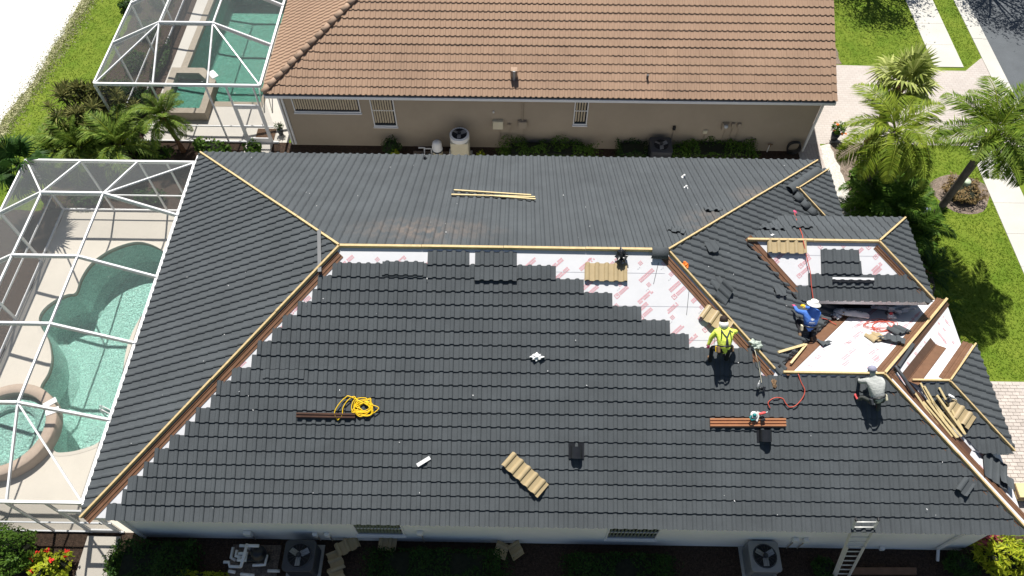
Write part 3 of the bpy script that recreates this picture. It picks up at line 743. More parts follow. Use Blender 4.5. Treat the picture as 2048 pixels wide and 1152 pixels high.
NW, NC = .21, .339; TW = 2 * NW
hp = edge_planes(nf.poly(NPF)); hl = hp[3]
tile_sh = {}
def ntile(u, v, planes):
    q = MB(); key = None if planes else 0
    if key in tile_sh: me = tile_sh[key]
    else:
        panel_mesh(q, 0, TW - .004, -.03 if v < .01 else 0, NC + .03, 0, True, .026, .03, NW, 0., NC); me = q.mesh('roof_tile', M_terra)
        if planes: clip(me, [(co - Vector((u, v, 0)), no) for co, no in planes])
        else: tile_sh[key] = me
    put('roof_tile', me, d1, nf.M @ Matrix.Translation((u + random.uniform(-.003, .003), v, random.uniform(-.003, .004))))
cnt = 0
for r_ in range(6):
    v = r_ * NC; k0 = int((NX0 + v * KC) / TW)
    for k in range(k0, int(NX1 / TW) + 1):
        u = k * TW; u1 = u + TW
        pl = []
        if u < NX0 + (v + NC) * KC + .05: pl.append((hl[0] - hl[1] * .02, hl[1]))
        if u1 > NX1: pl.append((Vector((NX1, 0, 0)), Vector((1, 0, 0))))
        if u1 < NX0 + v * KC: continue
        ntile(u, v, pl); cnt += 1
kw = dict(m=M_terra, wave=NW, crs=NC, pw=TW, hw=.026, over=.03, margin=.01)
tiled('roof_tiles', nf, NPF, d1, rows=set(range(6, 30)), **kw); tiled('roof_tiles', nl, NPL, d2, **kw)
# barrel caps up the hip and along the ridge
def cap_mesh(r0, r1, ln, m, name, n=8):
    q = MB(); vs = []
    for x, r in ((0, r0), (ln, r1)):
        for i in range(n + 1): a = math.pi * i / n; vs.append((x, math.cos(a) * r, math.sin(a) * r * .75))
        for i in range(n, -1, -1): a = math.pi * i / n; vs.append((x, math.cos(a) * (r - .015), math.sin(a) * (r - .015) * .75))
    k = 2 * n + 2; fs = [(i, i + 1, k + i + 1, k + i) for i in range(k - 1)] + [tuple(range(k - 1, -1, -1)), tuple(range(k, 2 * k))]
    q.add(vs, fs); return q.mesh(name, m, True)
cm = cap_mesh(.135, .115, .43, M_hipcap, 'hip_cap')
def caprow(a, b, parent, me, step=.37, up=.05, name='hip_cap'):
    a, b = Vector(a), Vector(b); d = (b - a).normalized(); n = int((b - a).length / step)
    sd = Vector((0, 0, 1)).cross(d).normalized(); u = d.cross(sd)
    for i in range(n):
        p = a + d * (i * step + .02) + u * (up + random.uniform(-.004, .006))
        uu = (u + d * .06).normalized(); dd = sd.cross(uu)
        Mx = Matrix(((dd.x, sd.x, uu.x, p.x), (dd.y, sd.y, uu.y, p.y), (dd.z, sd.z, uu.z, p.z), (0, 0, 0, 1)))
        put(name, me, parent, Mx)
caprow((NX0, NY0, NE), (NX0 + ND, NY0 + ND, NE + S * ND), nb, cm); caprow((NX0, NY0 + 2 * ND, NE), (NX0 + ND, NY0 + ND, NE + S * ND), nb, cm)
caprow((NX0 + ND, NY0 + ND, NE + S * ND), (NX1, NY0 + ND, NE + S * ND), nb, cm, name='ridge_cap')
q = MB(); q.bx(NX0 + .36, NX1 - .33, NY0 + .37, NY0 + 2 * ND - .37, 0, NE - .03); q.build('wall', M_nstucco, nb)
q = MB(); v0 = [(NX1 - .33, NY0 + .37, NE - .04), (NX1 - .33, NY0 + 2 * ND - .37, NE - .04), (NX1 - .33, NY0 + ND, NE + S * (ND - .37) - .05)]
q.add(v0 + [(x - .2, y, z) for x, y, z in v0], [(0, 1, 2), (5, 4, 3), (0, 3, 4, 1), (1, 4, 5, 2), (2, 5, 3, 0)]); q.build('gable_wall', M_nstucco, nb)
q = MB(); q.bar((NX0 + .05, NY0 - .02, NE - .13), (NX1 - .02, NY0 - .02, NE - .13), .1, .13); q.build('gutter', M_alum, nb, bevel=.01)
for i in range(17):
    x0 = NX0 + .1 + i * (NX1 - NX0 - .15) / 17; q = MB(); q.bar((x0, NY0 - .035, NE - .03), (x0 + (NX1 - NX0) / 17 - .05, NY0 - .035, NE - .03 - (i % 3) * .006), .03, .07); q.build('eave_closure', M_dgrey, nb)
q = MB(); q.bx(NX0 + .05, NX1 - .02, NY0 + .02, NY0 + .4, NE - .22, NE - .2); q.build('soffit', M_white, nb)
q = MB(); q.bar((NX1 - .01, NY0 + .05, NE - .12), (NX1 - .01, NY0 + ND, NE + S * ND - .12), .02, .15); q.build('rake_board', M_white, nb)
q = MB(); q.bar((NX0 + .0, NY0 + .05, NE - .1), (NX0 + .0, NY0 + 2 * ND, NE - .1), .03, .13); q.build('fascia', M_white, nb)
for x in (NX0 + .4, NX0 + .53): 
    q = MB(); q.tube([(x, NY0 + .1, NE - .25), (x, NY0 + .32, NE - .45), (x, NY0 + .32, .12)], .05, 4); q.build('downspout', M_white, nb)
q = MB(); q.tube([(NX1 - .22, NY0 + .1, NE - .25), (NX1 - .3, NY0 + .3, NE - .5), (NX1 - .3, NY0 + .3, .12)], .055, 4); q.build('downspout', M_white, nb)
NWY = NY0 + .365
for a, b in (((581, 193), (719, 222)), ((741, 193), (790, 250)), ((1146, 200), (1176, 247))):
    pa, pb = Yp(a[0] + (4 if b[1] > 230 else 6), (a[1] + b[1]) / 2, NWY), Yp(b[0] - 2, (a[1] + b[1]) / 2, NWY); window(nb, pa.x, pb.x, Yp((a[0] + b[0]) / 2, b[1], NWY).z, NE - .32, NWY, True)
q = MB(); q.tube([nf.at(*nf.px(1028, 160), .0), nf.at(*nf.px(1028, 160), 0) + Vector((0, 0, .45))], .06, 10); q.build('vent_pipe', M_grey, nb)
p = nf.at(*nf.px(1028, 156), 0); q = MB(); q.bx(p.x - .13, p.x + .13, p.y - .1, p.y + .14, p.z + .1, p.z + .42); q.build('vent_box', M_hipcap, nb, bevel=.02)
p = nf.at(*nf.px(1294, 159), 0); q = MB(); q.tube([p, p + Vector((0, 0, .22))], .045, 8); q.build('vent_pipe', M_dgrey, nb)

# ---------------------------------------------------------------- boxes and conduits on the neighbour's wall
def wallbox(px, py, w, h, dpt, m, label, name='electrical_box', y=NWY, drop=True, cat='wall box', group=None):
    p = Yp(px, py, y); t = thing(name, (p.x, y, p.z), label, cat, group)
    q = MB(); q.bx(p.x - w / 2, p.x + w / 2, y - dpt, y - .004, p.z - h / 2, p.z + h / 2); q.build('cabinet', m, t, bevel=.012)
    q = MB(); q.bx(p.x - w / 2 + .02, p.x + w / 2 - .02, y - dpt - .012, y - dpt, p.z - h / 2 + .02, p.z + h / 2 - .02); q.build('door', m, t)
    if drop: q = MB(); q.tube([(p.x + w * .2, y - .04, p.z - h / 2), (p.x + w * .2, y - .04, .1)], .018, 6); q.build('conduit', M_nstucco, t)
    return p
wallbox(996, 246, .42, .42, .16, M_beige, 'cream electrical box, largest on the taupe wall, right of the tall beige unit')
pb = wallbox(1045, 246, .36, .36, .15, M_nstucco, 'taupe breaker box with a conduit rising to the eave')
q = MB(); q.tube([(pb.x, NWY - .04, pb.z + .18), (pb.x, NWY - .04, NE - .25)], .025, 6); lone(q, 'conduit', M_nstucco, 'thin taupe conduit running from breaker box up to the eave', 'conduit')
wallbox(1019, 249, .13, .16, .1, M_nstucco, 'small taupe switch box between the two large electrical boxes')
wallbox(1450, 250, .26, .34, .14, M_nstucco, 'taupe electric meter box, largest of the three near the hose', drop=True)
p = Yp(1452, 252, NWY - .16); q = MB(); q.lathe([(.001, 0), (.08, 0), (.08, .07), (.05, .1), (.001, .1)], p, 12, ax=Matrix.Rotation(R(90), 3, 'X')); lone(q, 'electric_meter', M_clearp, 'round glass electric meter on the box near the hose', 'meter', smooth=True)
wallbox(1466, 248, .12, .2, .1, M_nstucco, 'narrow taupe box just right of the electric meter')
wallbox(1478, 249, .14, .22, .1, M_nstucco, 'rightmost taupe box of the three beside the meter')
wallbox(1410, 262, .17, .17, .08, M_beige, 'pale green-grey utility box left of the electric meter')
wallbox(1348, 254, .12, .16, .12, M_black, 'small black disconnect box above the dark grey condenser')
wallbox(987, 223, .07, .09, .06, M_pvc, 'tiny white sensor above the cream electrical box', 'wall_sensor', drop=False, cat='sensor')
p = Zp(1583, 283, .35); q = MB()
for i in range(7):
    rr = .33 + random.uniform(-.05, .05); cc = Vector((p.x, NWY - .1 - i * .025, .42))
    q.tube([cc + Vector((math.cos(t) * rr * .8, .02 * math.sin(3 * t), math.sin(t) * rr)) for t in [2 * math.pi * j / 20 for j in range(20)]], .02, 5, closed=True)
lone(q, 'garden_hose', M_black, 'coil of black garden hose hung low at the wall corner', 'hose', smooth=True)
p = Yp(1540, 285, NWY); t = thing('hose_bib', (p.x, NWY, 0), 'brass hose tap with white riser left of the hose coil', 'tap')
q = MB(); q.tube([(p.x, NWY - .06, .02), (p.x, NWY - .06, .5)], .02, 6); q.build('riser', M_pvc, t)
q = MB(); q.tube([(p.x - .1, NWY - .1, .5), (p.x + .1, NWY - .1, .5)], .025, 6); q.tube([(p.x, NWY - .05, .5), (p.x, NWY - .2, .47)], .02, 6); q.build('tap', M_tan2, t)

# ---------------------------------------------------------------- condensers
def fan_top(t, c, z, r, m_ring=M_dgrey, m_bl=M_grey):
    q = MB(); q.lathe([(r - .02, -.12), (r - .02, 0), (r + .015, .012), (r + .02, 0), (r + .02, -.02)], (c[0], c[1], z), 24); 
    q = MB()
    q.tube([(c[0] + math.cos(a) * r, c[1] + math.sin(a) * r, z + .008) for a in [2 * math.pi * i / 24 for i in range(24)]], .018, 6, closed=True); q.build('fan_ring', m_ring, t, True)
    q = MB(); q.lathe([(.001, -.1), (r - .01, -.1), (r - .01, -.098), (.001, -.098)], (c[0], c[1], z + .105), 24); q.build('fan_well', M_dull_black, t)
    for i in range(3):
        q = MB(); a = 2 * math.pi * i / 3 + .5; Mx = Matrix.Rotation(a, 3, 'Z') @ Matrix.Rotation(R(18), 3, 'X')
        q.box(Vector((c[0], c[1], z + .035)) + Mx @ Vector((r * .52, 0, 0)), (r * .72, r * .48, .008), Mx); q.build('fan_blade', m_bl, t, bevel=.004)
    q = MB(); q.lathe([(.001, 0), (.07, 0), (.07, .06), (.001, .06)], (c[0], c[1], z + .03), 12); q.build('fan_hub', M_black, t, True)
    q = MB()
    for i in range(8): 
        a = math.pi * i / 8; q.tube([(c[0] + math.cos(a) * r, c[1] + math.sin(a) * r, z + .1), (c[0] - math.cos(a) * r, c[1] - math.sin(a) * r, z + .1)], .004, 4)
    q.build('guard', M_dgrey, t)
def rbox(x0, x1, y0, y1, z0, z1, rad, n=4, inset=0):
    pts = []
    for cx, cy, a0 in ((x1 - rad, y1 - rad, 0), (x0 + rad, y1 - rad, 90), (x0 + rad, y0 + rad, 180), (x1 - rad, y0 + rad, 270)):
        for i in range(n + 1): a = R(a0 + 90 * i / n); pts.append((cx + rad * math.cos(a), cy + rad * math.sin(a)))
    return pts
def condenser(cx, cy, w, h, m, label, r=.3, rad=.08, mtop=None, ring=M_dgrey, blade=M_grey, louvre=True, trad=None):
    t = thing('air_conditioner', (cx, cy, 0), label, 'air conditioner', 'air conditioner condensers beside the houses')
    q = MB(); q.prism(rbox(cx - w / 2, cx + w / 2, cy - w / 2, cy + w / 2, 0, h, rad), .06, h - (.2 if trad else .06)); q.build('cabinet', m, t)
    if louvre:
        q = MB()
        for k in range(int((h - .25) / .045)):
            z = .12 + k * .045
            for s_ in (-1, 1):
                q.bx(cx - w / 2 + .1, cx + w / 2 - .1, cy + s_ * (w / 2 + .006) - .006, cy + s_ * (w / 2 + .006) + .006, z, z + .022); q.bx(cx + s_ * (w / 2 + .006) - .006, cx + s_ * (w / 2 + .006) + .006, cy - w / 2 + .1, cy + w / 2 - .1, z, z + .022)
        q.build('louvres', m, t)
    q = MB(); q.prism(rbox(cx - w / 2 - .02, cx + w / 2 + .02, cy - w / 2 - .02, cy + w / 2 + .02, 0, 0, trad or rad + .02, 8), h - (.2 if trad else .06), h); q.build('top_cover', mtop or m, t, bevel=.015)
    q = MB(); q.bx(cx - w / 2 - .08, cx + w / 2 + .08, cy - w / 2 - .08, cy + w / 2 + .08, 0, .06); q.build('pad', M_conc, t)
    fan_top(t, (cx, cy), h, r, ring, blade); return t
condenser(9.22, 15.9, .74, 1.46, M_beige, 'tall beige pool heater unit with round white fan ring behind the dark roof', .32, .1, M_pvc, M_pvc, louvre=False, trad=.385)
condenser(17.36, 15.95, .84, .95, M_dgrey, 'dark grey condenser at the foot of the taupe wall', .31)
p = Zp(598, 1112, .85); condenser(p.x, p.y + .02, .86, .85, M_dgrey, 'black condenser in the shade beside the white pool pipes', .34, .12)
p = Zp(1530, 1112, .85); condenser(p.x, p.y, .84, .85, M_grey, 'light grey condenser left of the ladder', .33, .08, None, M_dgrey)
# ---------------------------------------------------------------- pool equipment
def equipment(x, y, label, tank, rows, mlid=M_pvc, mtank=M_beige, mpad=M_soil, th=1.2, pr=.034):
    t = thing('pool_equipment', (x, y, 0), label, 'pool equipment', 'pool pumps with white pipes')
    q = MB(); q.bx(x - .7, x + .75, y - .55, y + .5, 0, .05); q.build('pad', mpad, t)
    q = MB(); q.lathe([(.2, .05), (.21, .5), (.2, .56)], (x + tank[0], y + tank[1], 0), 18); q.build('filter_tank', mtank, t, True)
    q = MB(); q.lathe([(.22, .56), (.22, .61), (.2, .62), (.19, .7 + .2 * th), (.12, .78 + .2 * th), (.03, .8 + .2 * th)], (x + tank[0], y + tank[1], 0), 18); q.build('filter_lid', mlid, t, True)
    q = MB(); q.lathe([(.225, .53), (.235, .56), (.235, .59), (.225, .61)], (x + tank[0], y + tank[1], 0), 18); q.build('clamp', M_black, t, True)
    q = MB(); q.tube([(x - .3, y + .05, .22), (x + .1, y + .05, .22)], .12, 12); q.tube([(x - .45, y + .05, .2), (x - .3, y + .05, .2)], .09, 12); q.build('pump', M_black, t, True)
    for pts in rows: q = MB(); q.tube([(x + a, y + b, c) for a, b, c in pts], pr, 8); q.build('pipe', M_pvc, t, True)
    return t
equipment(7.9, 15.8, 'white pool pipes, pump and round filter tank left of the tall beige unit', (.38, .1), [[(-.55, -.1, .45), (-.15, -.1, .45), (-.15, .15, .6), (-.4, .15, .6)], [(-.5, -.3, .3), (-.1, -.3, .3), (-.1, -.05, .3)], [(.2, .05, .3), (.2, .05, .85), (.32, .05, .85)], [(.62, -.3, .1), (.62, -.3, .5), (.9, -.2, .6), (.9, .1, .6)], [(-.2, .3, .1), (-.2, .3, .4), (.1, .3, .4), (.1, .1, .25)]])
p = Zp(500, 1118, .4)
equipment(p.x, p.y, 'white pool pipes and round black filter in the shade of the front wall', (.28, .1), [[(-.35, .35, .5), (-.1, .35, .5), (-.1, .3, .2)], [(-.4, .22, .5), (-.4, .05, .5), (-.2, .05, .5)], [(-.4, .1, .45), (-.15, -.12, .45)], [(-.75, -.1, .4), (-.6, -.1, .4), (-.55, -.22, .4), (-.2, -.22, .4)], [(.0, .25, .9), (.35, .25, .9)], [(.0, .3, .9), (-.05, -.35, .9)], [(-.15, -.45, .5), (.25, -.48, .5)], [(-.55, -.35, .4), (-.35, -.38, .4)], [(.55, -.3, .3), (.9, -.3, .3)], [(-.45, -.55, .3), (-.5, -.9, .3)], [(-.3, .1, .6), (-.05, .12, .6), (-.05, -.1, .6), (-.3, -.08, .6)], [(.15, -.2, .5), (.5, -.18, .5), (.5, .1, .5)], [(-.6, .35, .3), (-.6, .05, .3), (-.45, -.02, .3)], [(.45, -.5, .4), (.7, -.7, .4), (.9, -.68, .4)]], M_black, M_dgrey, M_soil, .2, .046)

# ---------------------------------------------------------------- decks, pools
def loop_sheet(name, outer, inner_list, z, m, thick=.0, parent=None):
    bm = bmesh.new()
    for lp in [outer] + inner_list:
        vs = [bm.verts.new((x, y, z)) for x, y in lp]
        for a, b in zip(vs, vs[1:] + vs[:1]): bm.edges.new((a, b))
    bmesh.ops.triangle_fill(bm, use_beauty=True, use_dissolve=False, edges=bm.edges[:])
    for f in bm.faces:
        if f.normal.z < 0: f.normal_flip()
    me = bpy.data.meshes.new(name); bm.to_mesh(me); bm.free(); me.materials.append(m)
    return link(name, me, parent)
pp = [(326, 501), (298, 487), (268, 484), (226, 497), (193, 517), (174, 536), (160, 560), (151, 585), (137, 588), (119, 595), (97, 609), (82, 625), (77, 641), (82, 657), (94, 676), (100, 696), (102, 722), (95, 748), (80, 775), (84, 800), (95, 830), (96, 870), (108, 903), (134, 906), (167, 899), (199, 885), (222, 850), (236, 800), (248, 740), (253, 706), (262, 676), (276, 646), (305, 600), (330, 550), (336, 520)]
out = [(v.x, v.y) for v in spline([Zp(*q) for q in pp], 4, True)]
deckm = loop_sheet('pool_deck', [(-6.34, .31), (.35, .31), (.35, 12.94), (-6.34, 12.94)], [out], .004, M_deck); tag(deckm, kind='structure')
pool = thing('swimming_pool', (-1.5, 6, 0), 'freeform turquoise pool under the screen cage beside the dark roof', 'swimming pool', 'swimming pools')
def offset_loop(lp, d):
    n = len(lp); res = []
    for i in range(n):
        a, b = Vector(lp[i - 1]), Vector(lp[(i + 1) % n]); t_ = (b - a).normalized(); res.append((lp[i][0] + t_.y * d, lp[i][1] - t_.x * d))
    return res
def area(lp): return sum(a[0] * b[1] - b[0] * a[1] for a, b in zip(lp, lp[1:] + lp[:1])) / 2
def basin(lp, depth, parent, m, mcop, water, cop=.28, wz=-.1, lift=0., tile=True):
    sgn = 1 if area(lp) > 0 else -1
    q = MB(); n = len(lp)
    inner = offset_loop(lp, -.25 * sgn)
    vs = [(x, y, lift) for x, y in lp] + [(x, y, -depth * .82) for x, y in lp] + [(x, y, -depth) for x, y in inner]
    q.add(vs, [(r * n + i, r * n + (i + 1) % n, (r + 1) * n + (i + 1) % n, (r + 1) * n + i) for r in (0, 1) for i in range(n)] + [tuple(2 * n + i for i in range(n))]); q.build('basin', m, parent)
    o = loop_sheet('water', lp, [], wz, water); o.data.transform(Matrix.Translation(-origin(parent))); o.parent = parent
    oo = offset_loop(lp, cop * sgn); q = MB(); il = offset_loop(lp, -.02 * sgn)
    vs = [(x, y, lift + .012) for x, y in oo] + [(x, y, lift + .03) for x, y in il] + [(x, y, lift - .06) for x, y in il]
    q.add(vs, [(r * n + i, r * n + (i + 1) % n, (r + 1) * n + (i + 1) % n, (r + 1) * n + i) for r in (0, 1) for i in range(n)]); q.build('coping', mcop, parent)
    q = MB(); b2 = offset_loop(lp, -.012 * sgn); q.add([(x, y, lift - .05) for x, y in b2] + [(x, y, lift - .17) for x, y in b2], [(i, (i + 1) % n, n + (i + 1) % n, n + i) for i in range(n)]); q.build('waterline_tile', M_coping, parent)
basin(out, 1.6, pool, M_plaster, M_deck, M_water, .1)
# raised round spa
sc_ = Zp(8, 858, .42); srad = (Zp(114, 832, .42) - sc_).length
spa = thing('spa', (sc_.x, sc_.y, 0), 'round raised spa with pink-beige rim spilling into the pool', 'spa')
q = MB(); q.lathe([(srad, 0), (srad, .42), (srad - .02, .45), (srad - .33, .45), (srad - .34, .42), (srad - .345, .02), (srad - .35, .01)], (sc_.x, sc_.y, 0), 48); q.f = q.f[:-2]; q.m = q.m[:-2]; q.build('rim', M_coping, spa, True)
o = loop_sheet('water', [(sc_.x + math.cos(a) * (srad - .335), sc_.y + math.sin(a) * (srad - .335)) for a in [2 * math.pi * i / 40 for i in range(40)]], [], .33, M_water); o.data.transform(Matrix.Translation(-origin(spa))); o.parent = spa
q = MB(); q.lathe([(srad - .365, .02), (srad - .365, .17), (srad - .78, .17), (srad - .80, .02)], (sc_.x, sc_.y, 0), 40); q.f = q.f[:-2]; q.m = q.m[:-2]; q.build('bench', M_plaster, spa, True)
q = MB(); q.lathe([(.01, .03), (srad - .355, .03)], (sc_.x, sc_.y, 0), 40); q.f = q.f[:-2]; q.m = q.m[:-2]; q.build('floor', M_plaster, spa, True)
for k, a in enumerate((R(38), R(25))):
    q = MB(); q.box((sc_.x + math.cos(a) * (srad - .12), sc_.y + math.sin(a) * (srad - .12), .455), (.42, .2, .03), Matrix.Rotation(a, 3, 'Z')); q.build('spillway', M_white, spa)
# steps, drain and handrail
st = MB()
for i, (a, b) in enumerate((((155, 868), (215, 885)), ((180, 845), (225, 872)))):
    pa, pb_ = Zp(*a, -.3), Zp(*b, -.3); st.bx(pa.x, pa.x + 2.2, pb_.y - .9, pa.y - .1 + i * .0, -1.5, -.75 + i * .3)
st.build('steps', M_plaster, pool)
q = MB(); c = Zp(293, 501, -1.4); q.tube([(c.x + .12 * math.cos(a), c.y + .12 * math.sin(a), -1.585) for a in [2 * math.pi * i / 16 for i in range(16)]], .02, 5, closed=True); q.build('drain_ring', M_dgrey, pool, True)
a, b = Zp(190, 806, .6), Zp(218, 822, .6)
q = MB()
for dx in (0, .12):
    q.tube(spline([(a.x + dx * .3, a.y - dx, -.3), (a.x + .05 + dx * .3, a.y - dx, .35), (a.x + .3, a.y - .1 - dx, .5), (b.x + .25, b.y - dx, .1)], 5), .022, 6)
q.build('handrail', M_alum, pool, True)
# neighbour's pool, square spa and deck
nout = [(-2.15, 19.1), (.25, 19.1), (.25, 20.2), (.05, 20.6), (.05, 24.2), (.3, 24.6), (.3, 28.2), (-3.45, 28.2), (-3.55, 21.3), (-2.75, 20.85), (-2.2, 20.2)]
npool = thing('swimming_pool', (-1.5, 22, 0), 'green-tinted pool of the taupe house under its own screen cage', 'swimming pool', 'swimming pools')
nd = loop_sheet('pool_deck', [(-4.55, 16.69), (1.9, 16.69), (1.9, 28.98), (-4.55, 28.98)], [nout], .004, M_ndeck); tag(nd, kind='structure')
basin(nout, 1.6, npool, M_plaster2, M_ncoping, M_water2, .3)
sheet('mulch_bed', [(-5.14, 16.7), (-4.3, 16.7), (-4.3, 29), (-5.14, 29)], .009, M_mulch)
nspa = thing('spa', (-2.9, 19.4, 0), 'square raised spa with grey-beige stone rim in front of the green pool', 'spa')
so_ = [(-3.9, 17.95), (-1.8, 17.95), (-1.8, 20.0), (-2.5, 20.8), (-3.95, 20.8)]; si = [(-3.6, 18.25), (-2.1, 18.25), (-2.1, 19.9), (-2.65, 20.45), (-3.65, 20.45)]
q = MB(); n = 5; q.add([(x, y, 0) for x, y in so_] + [(x, y, .45) for x, y in so_] + [(x, y, .45) for x, y in si] + [(x, y, -.4) for x, y in si], [(r * n + i, r * n + (i + 1) % n, (r + 1) * n + (i + 1) % n, (r + 1) * n + i) for r in range(3) for i in range(n)]); q.build('rim', M_ncoping, nspa)
q = MB(); q.add([(x, y, .03) for x, y in si], [tuple(range(5))]); q.build('floor', M_plaster2, nspa)
o = loop_sheet('water', si, [], .34, M_water2); o.data.transform(Matrix.Translation(-origin(nspa))); o.parent = nspa
q = MB(); q.box((-2.0, 20.35, .47), (.5, .3, .03), Matrix.Rotation(R(-48), 3, 'Z')); q.build('spillway', M_white, nspa)
q = MB(); a = Zp(525, 198, 0)
for dx in (0, .35): q.tube(spline([(.3 + dx, 19.6, -.3), (.35 + dx, 19.4, .75), (.45 + dx, 18.9, .8), (.5 + dx, 18.55, .0)], 6), .022, 6)
q.build('handrail', M_silver, npool, True)
q = MB(); q.bx(.45, 1.25, 16.85, 17.5, .01, .025); lone(q, 'door_mat', mat('brown_mat', (.11, .065, .04), .95, .5, 30, .5, 60, speck=.4), 'brown door mat inside the screen door of the taupe house', 'mat')

# ---------------------------------------------------------------- screen cages
def cage(name, x0, x1, y0, y1, zt, pur, zp, bays, label, parts_end, back_open=False, skip_wall=()):
    t = thing(name, ((x0 + x1) / 2, (y0 + y1) / 2, 0), label, 'pool cage', 'screened pool cages')
    def beam(nm, a, b, w=.06, h=.14): q = MB(); q.bar(a, b, w, h); q.build(nm, M_alum, t)
    def scr(P): q = MB(); q.add(P, [tuple(range(len(P)))]); q.build('screen_panel', M_screen, t)
    pl, pr = pur; yb = bays
    beam('top_beam', (x0, y0, zt), (x0, y1, zt)); beam('top_beam', (x0, y0, zt), (x1, y0, zt), .07, .12); 
    if not back_open: beam('top_beam', (x0, y1, zt), (x1, y1, zt), .07, .12)
    beam('top_beam', (x1, y0, zt), (x1, y1, zt), .09, .1)
    for x in pur: beam('purlin', (x, yb[0], zp), (x, yb[-1], zp), .055, .07)
    for y in yb:
        beam('rafter', (x0, y, zt), (pl, y, zp)); beam('rafter', (pl, y, zp), (pr, y, zp), .06, .16); beam('rafter', (pr, y, zp), (x1, y, zt), .06, .16)
    ends = [(y0, yb[0])] + ([] if back_open else [(y1, yb[-1])])
    for ye, yi in ends:
        for x in pur: beam('hip_rafter', (x, yi, zp), (x, ye, zt), .055, .07)
        beam('corner_rafter', (pl, yi, zp), (x0, ye, zt), .045, .06); beam('corner_rafter', (pr, yi, zp), (x1, ye, zt), .045, .06)
        scr([(pl, yi, zp), (x0, ye, zt), (x0, yi, zt)]); scr([(pl, yi, zp), (pl, ye, zt), (x0, ye, zt)]); scr([(pl, yi, zp), (pr, yi, zp), (pr, ye, zt), (pl, ye, zt)])
        scr([(pr, yi, zp), (x1, ye, zt), (pr, ye, zt)]); scr([(pr, yi, zp), (x1, yi, zt), (x1, ye, zt)])
    for a, b in zip(yb, yb[1:]):
        scr([(x0, a, zt), (pl, a, zp), (pl, b, zp), (x0, b, zt)]); scr([(pl, a, zp), (pr, a, zp), (pr, b, zp), (pl, b, zp)]); scr([(pr, a, zp), (x1, a, zt), (x1, b, zt), (pr, b, zp)])
    ysl = [y0] + list(yb) + ([y1] if not back_open else [])
    for y in ysl: q = MB(); q.bx(x0 - .03, x0 + .03, y - .05, y + .05, .0, zt - .06); q.build('post', M_alum, t)
    for z in (.95,): beam('chair_rail', (x0, y0, z), (x0, ysl[-1], z), .04, .05)
    beam('base_rail', (x0, y0, .06), (x0, ysl[-1], .06), .05, .08)
    for a, b in zip(ysl, ysl[1:]): scr([(x0, a, .1), (x0, b, .1), (x0, b, zt), (x0, a, zt)])
    for (ye, posts, dx) in parts_end:
        for x in posts: q = MB(); q.bx(x - .03, x + .03, ye - .03, ye + .03, 0, zt - .05); q.build('post', M_alum, t)
        px_ = [x0] + list(posts) + [x1]
        for a, b in zip(px_, px_[1:]):
            if dx and a == dx: continue
            scr([(a, ye, .1), (b, ye, .1), (b, ye, zt), (a, ye, zt)]); beam('chair_rail', (a + .03, ye, .95), (b - .03, ye, .95), .04, .05); beam('base_rail', (a + .03, ye, .06), (b - .03, ye, .06), .05, .08)
        if dx:
            i = px_.index(dx); a, b = px_[i], px_[i + 1]; dr = MB()
            for bb in ((a + .03, a + .11, .05, 2.05), (b - .11, b - .03, .05, 2.05), (a + .11, b - .11, 1.93, 2.05), (a + .11, b - .11, .9, 1.0), (a + .11, b - .11, .05, .3)): dr.bx(bb[0], bb[1], ye - .025, ye + .02, bb[2], bb[3])
            dd = dr.build('door', M_alum, t); q = MB(); q.add([(a + .1, ye, .3), (b - .1, ye, .3), (b - .1, ye, 1.95), (a + .1, ye, 1.95)], [(0, 1, 2, 3)]); q.build('door_screen', M_screen, dd)
            q = MB(); q.tube([(b - .14, ye - .05, 1.0), (b - .14, ye - .05, 1.15)], .015, 5); q.build('handle', M_dgrey, dd)
            beam('door_header', (a, ye, 2.1), (b, ye, 2.1), .05, .06); scr([(a, ye, 2.12), (b, ye, 2.12), (b, ye, zt), (a, ye, zt)])
    return t
cage('pool_cage', -6.3, -.15, .42, 12.92, 2.83, (-4.3, -2.23), 3.94, (2.85, 5.4, 7.87, 10.45), 'white screened cage over the freeform pool beside the dark roof', [(.42, (-4.3, -2.3, -1.2, -.3), -1.2), (12.92, (-4.3, -2.2, -1.2), None)])
cage('pool_cage', -4.9, 1.55, 16.68, 30, 3.12, (-2.62, -.5), 4.15, (19.05, 21.6, 24.2, 26.8, 29.4), 'white screened cage over the green pool of the taupe house', [(16.68, (-2.7, -.6, .2, 1.25), .2)], back_open=True)
# steps outside the screen doors
q = MB(); a, b = Zp(165, 1152), Zp(240, 1076); q.bx(-1.25, -.25, -1.35, .29, 0, .06); structure(q, 'garden_path', M_deck)
q = MB(); q.bx(.15, 1.25, 15.6, 16.66, 0, .06); structure(q, 'garden_path', M_ndeck)
# ---------------------------------------------------------------- loose things on the roof
def loose_panel(sl, px, py, ang, waves, m, label, v=CRS + .05, lift=.06, cut=None, flip=False, name='loose_panel', tilt=(0, 0), group='loose roof panels'):
    u0, v0 = sl.px(px, py); q = MB(); w = waves * WAVE
    panel_mesh(q, 0, w, 0, v, 0, True); q.v = [(x - w / 2, y - v / 2, z) for x, y, z in q.v]
    me = q.mesh(name, m)
    if cut:
        P = [(a * w / 2, b * v / 2) for a, b in cut]; clip(me, edge_planes(P))
    o = link(name, me); o.matrix_world = sl.M @ Matrix.Translation((u0, v0, lift)) @ Matrix.Rotation(ang, 4, 'Z') @ Matrix.Rotation(tilt[0], 4, 'X') @ Matrix.Rotation(tilt[1], 4, 'Y')
    sd = o.modifiers.new('thickness', 'SOLIDIFY'); sd.thickness = .004; sd.offset = -1
    return tag(o, label, 'roof panel', group)
loose_panel(front, 1211, 548, R(-.5), 4.4, M_tan, 'tan roof panel lying square on the white membrane below the ridge', lift=.02)
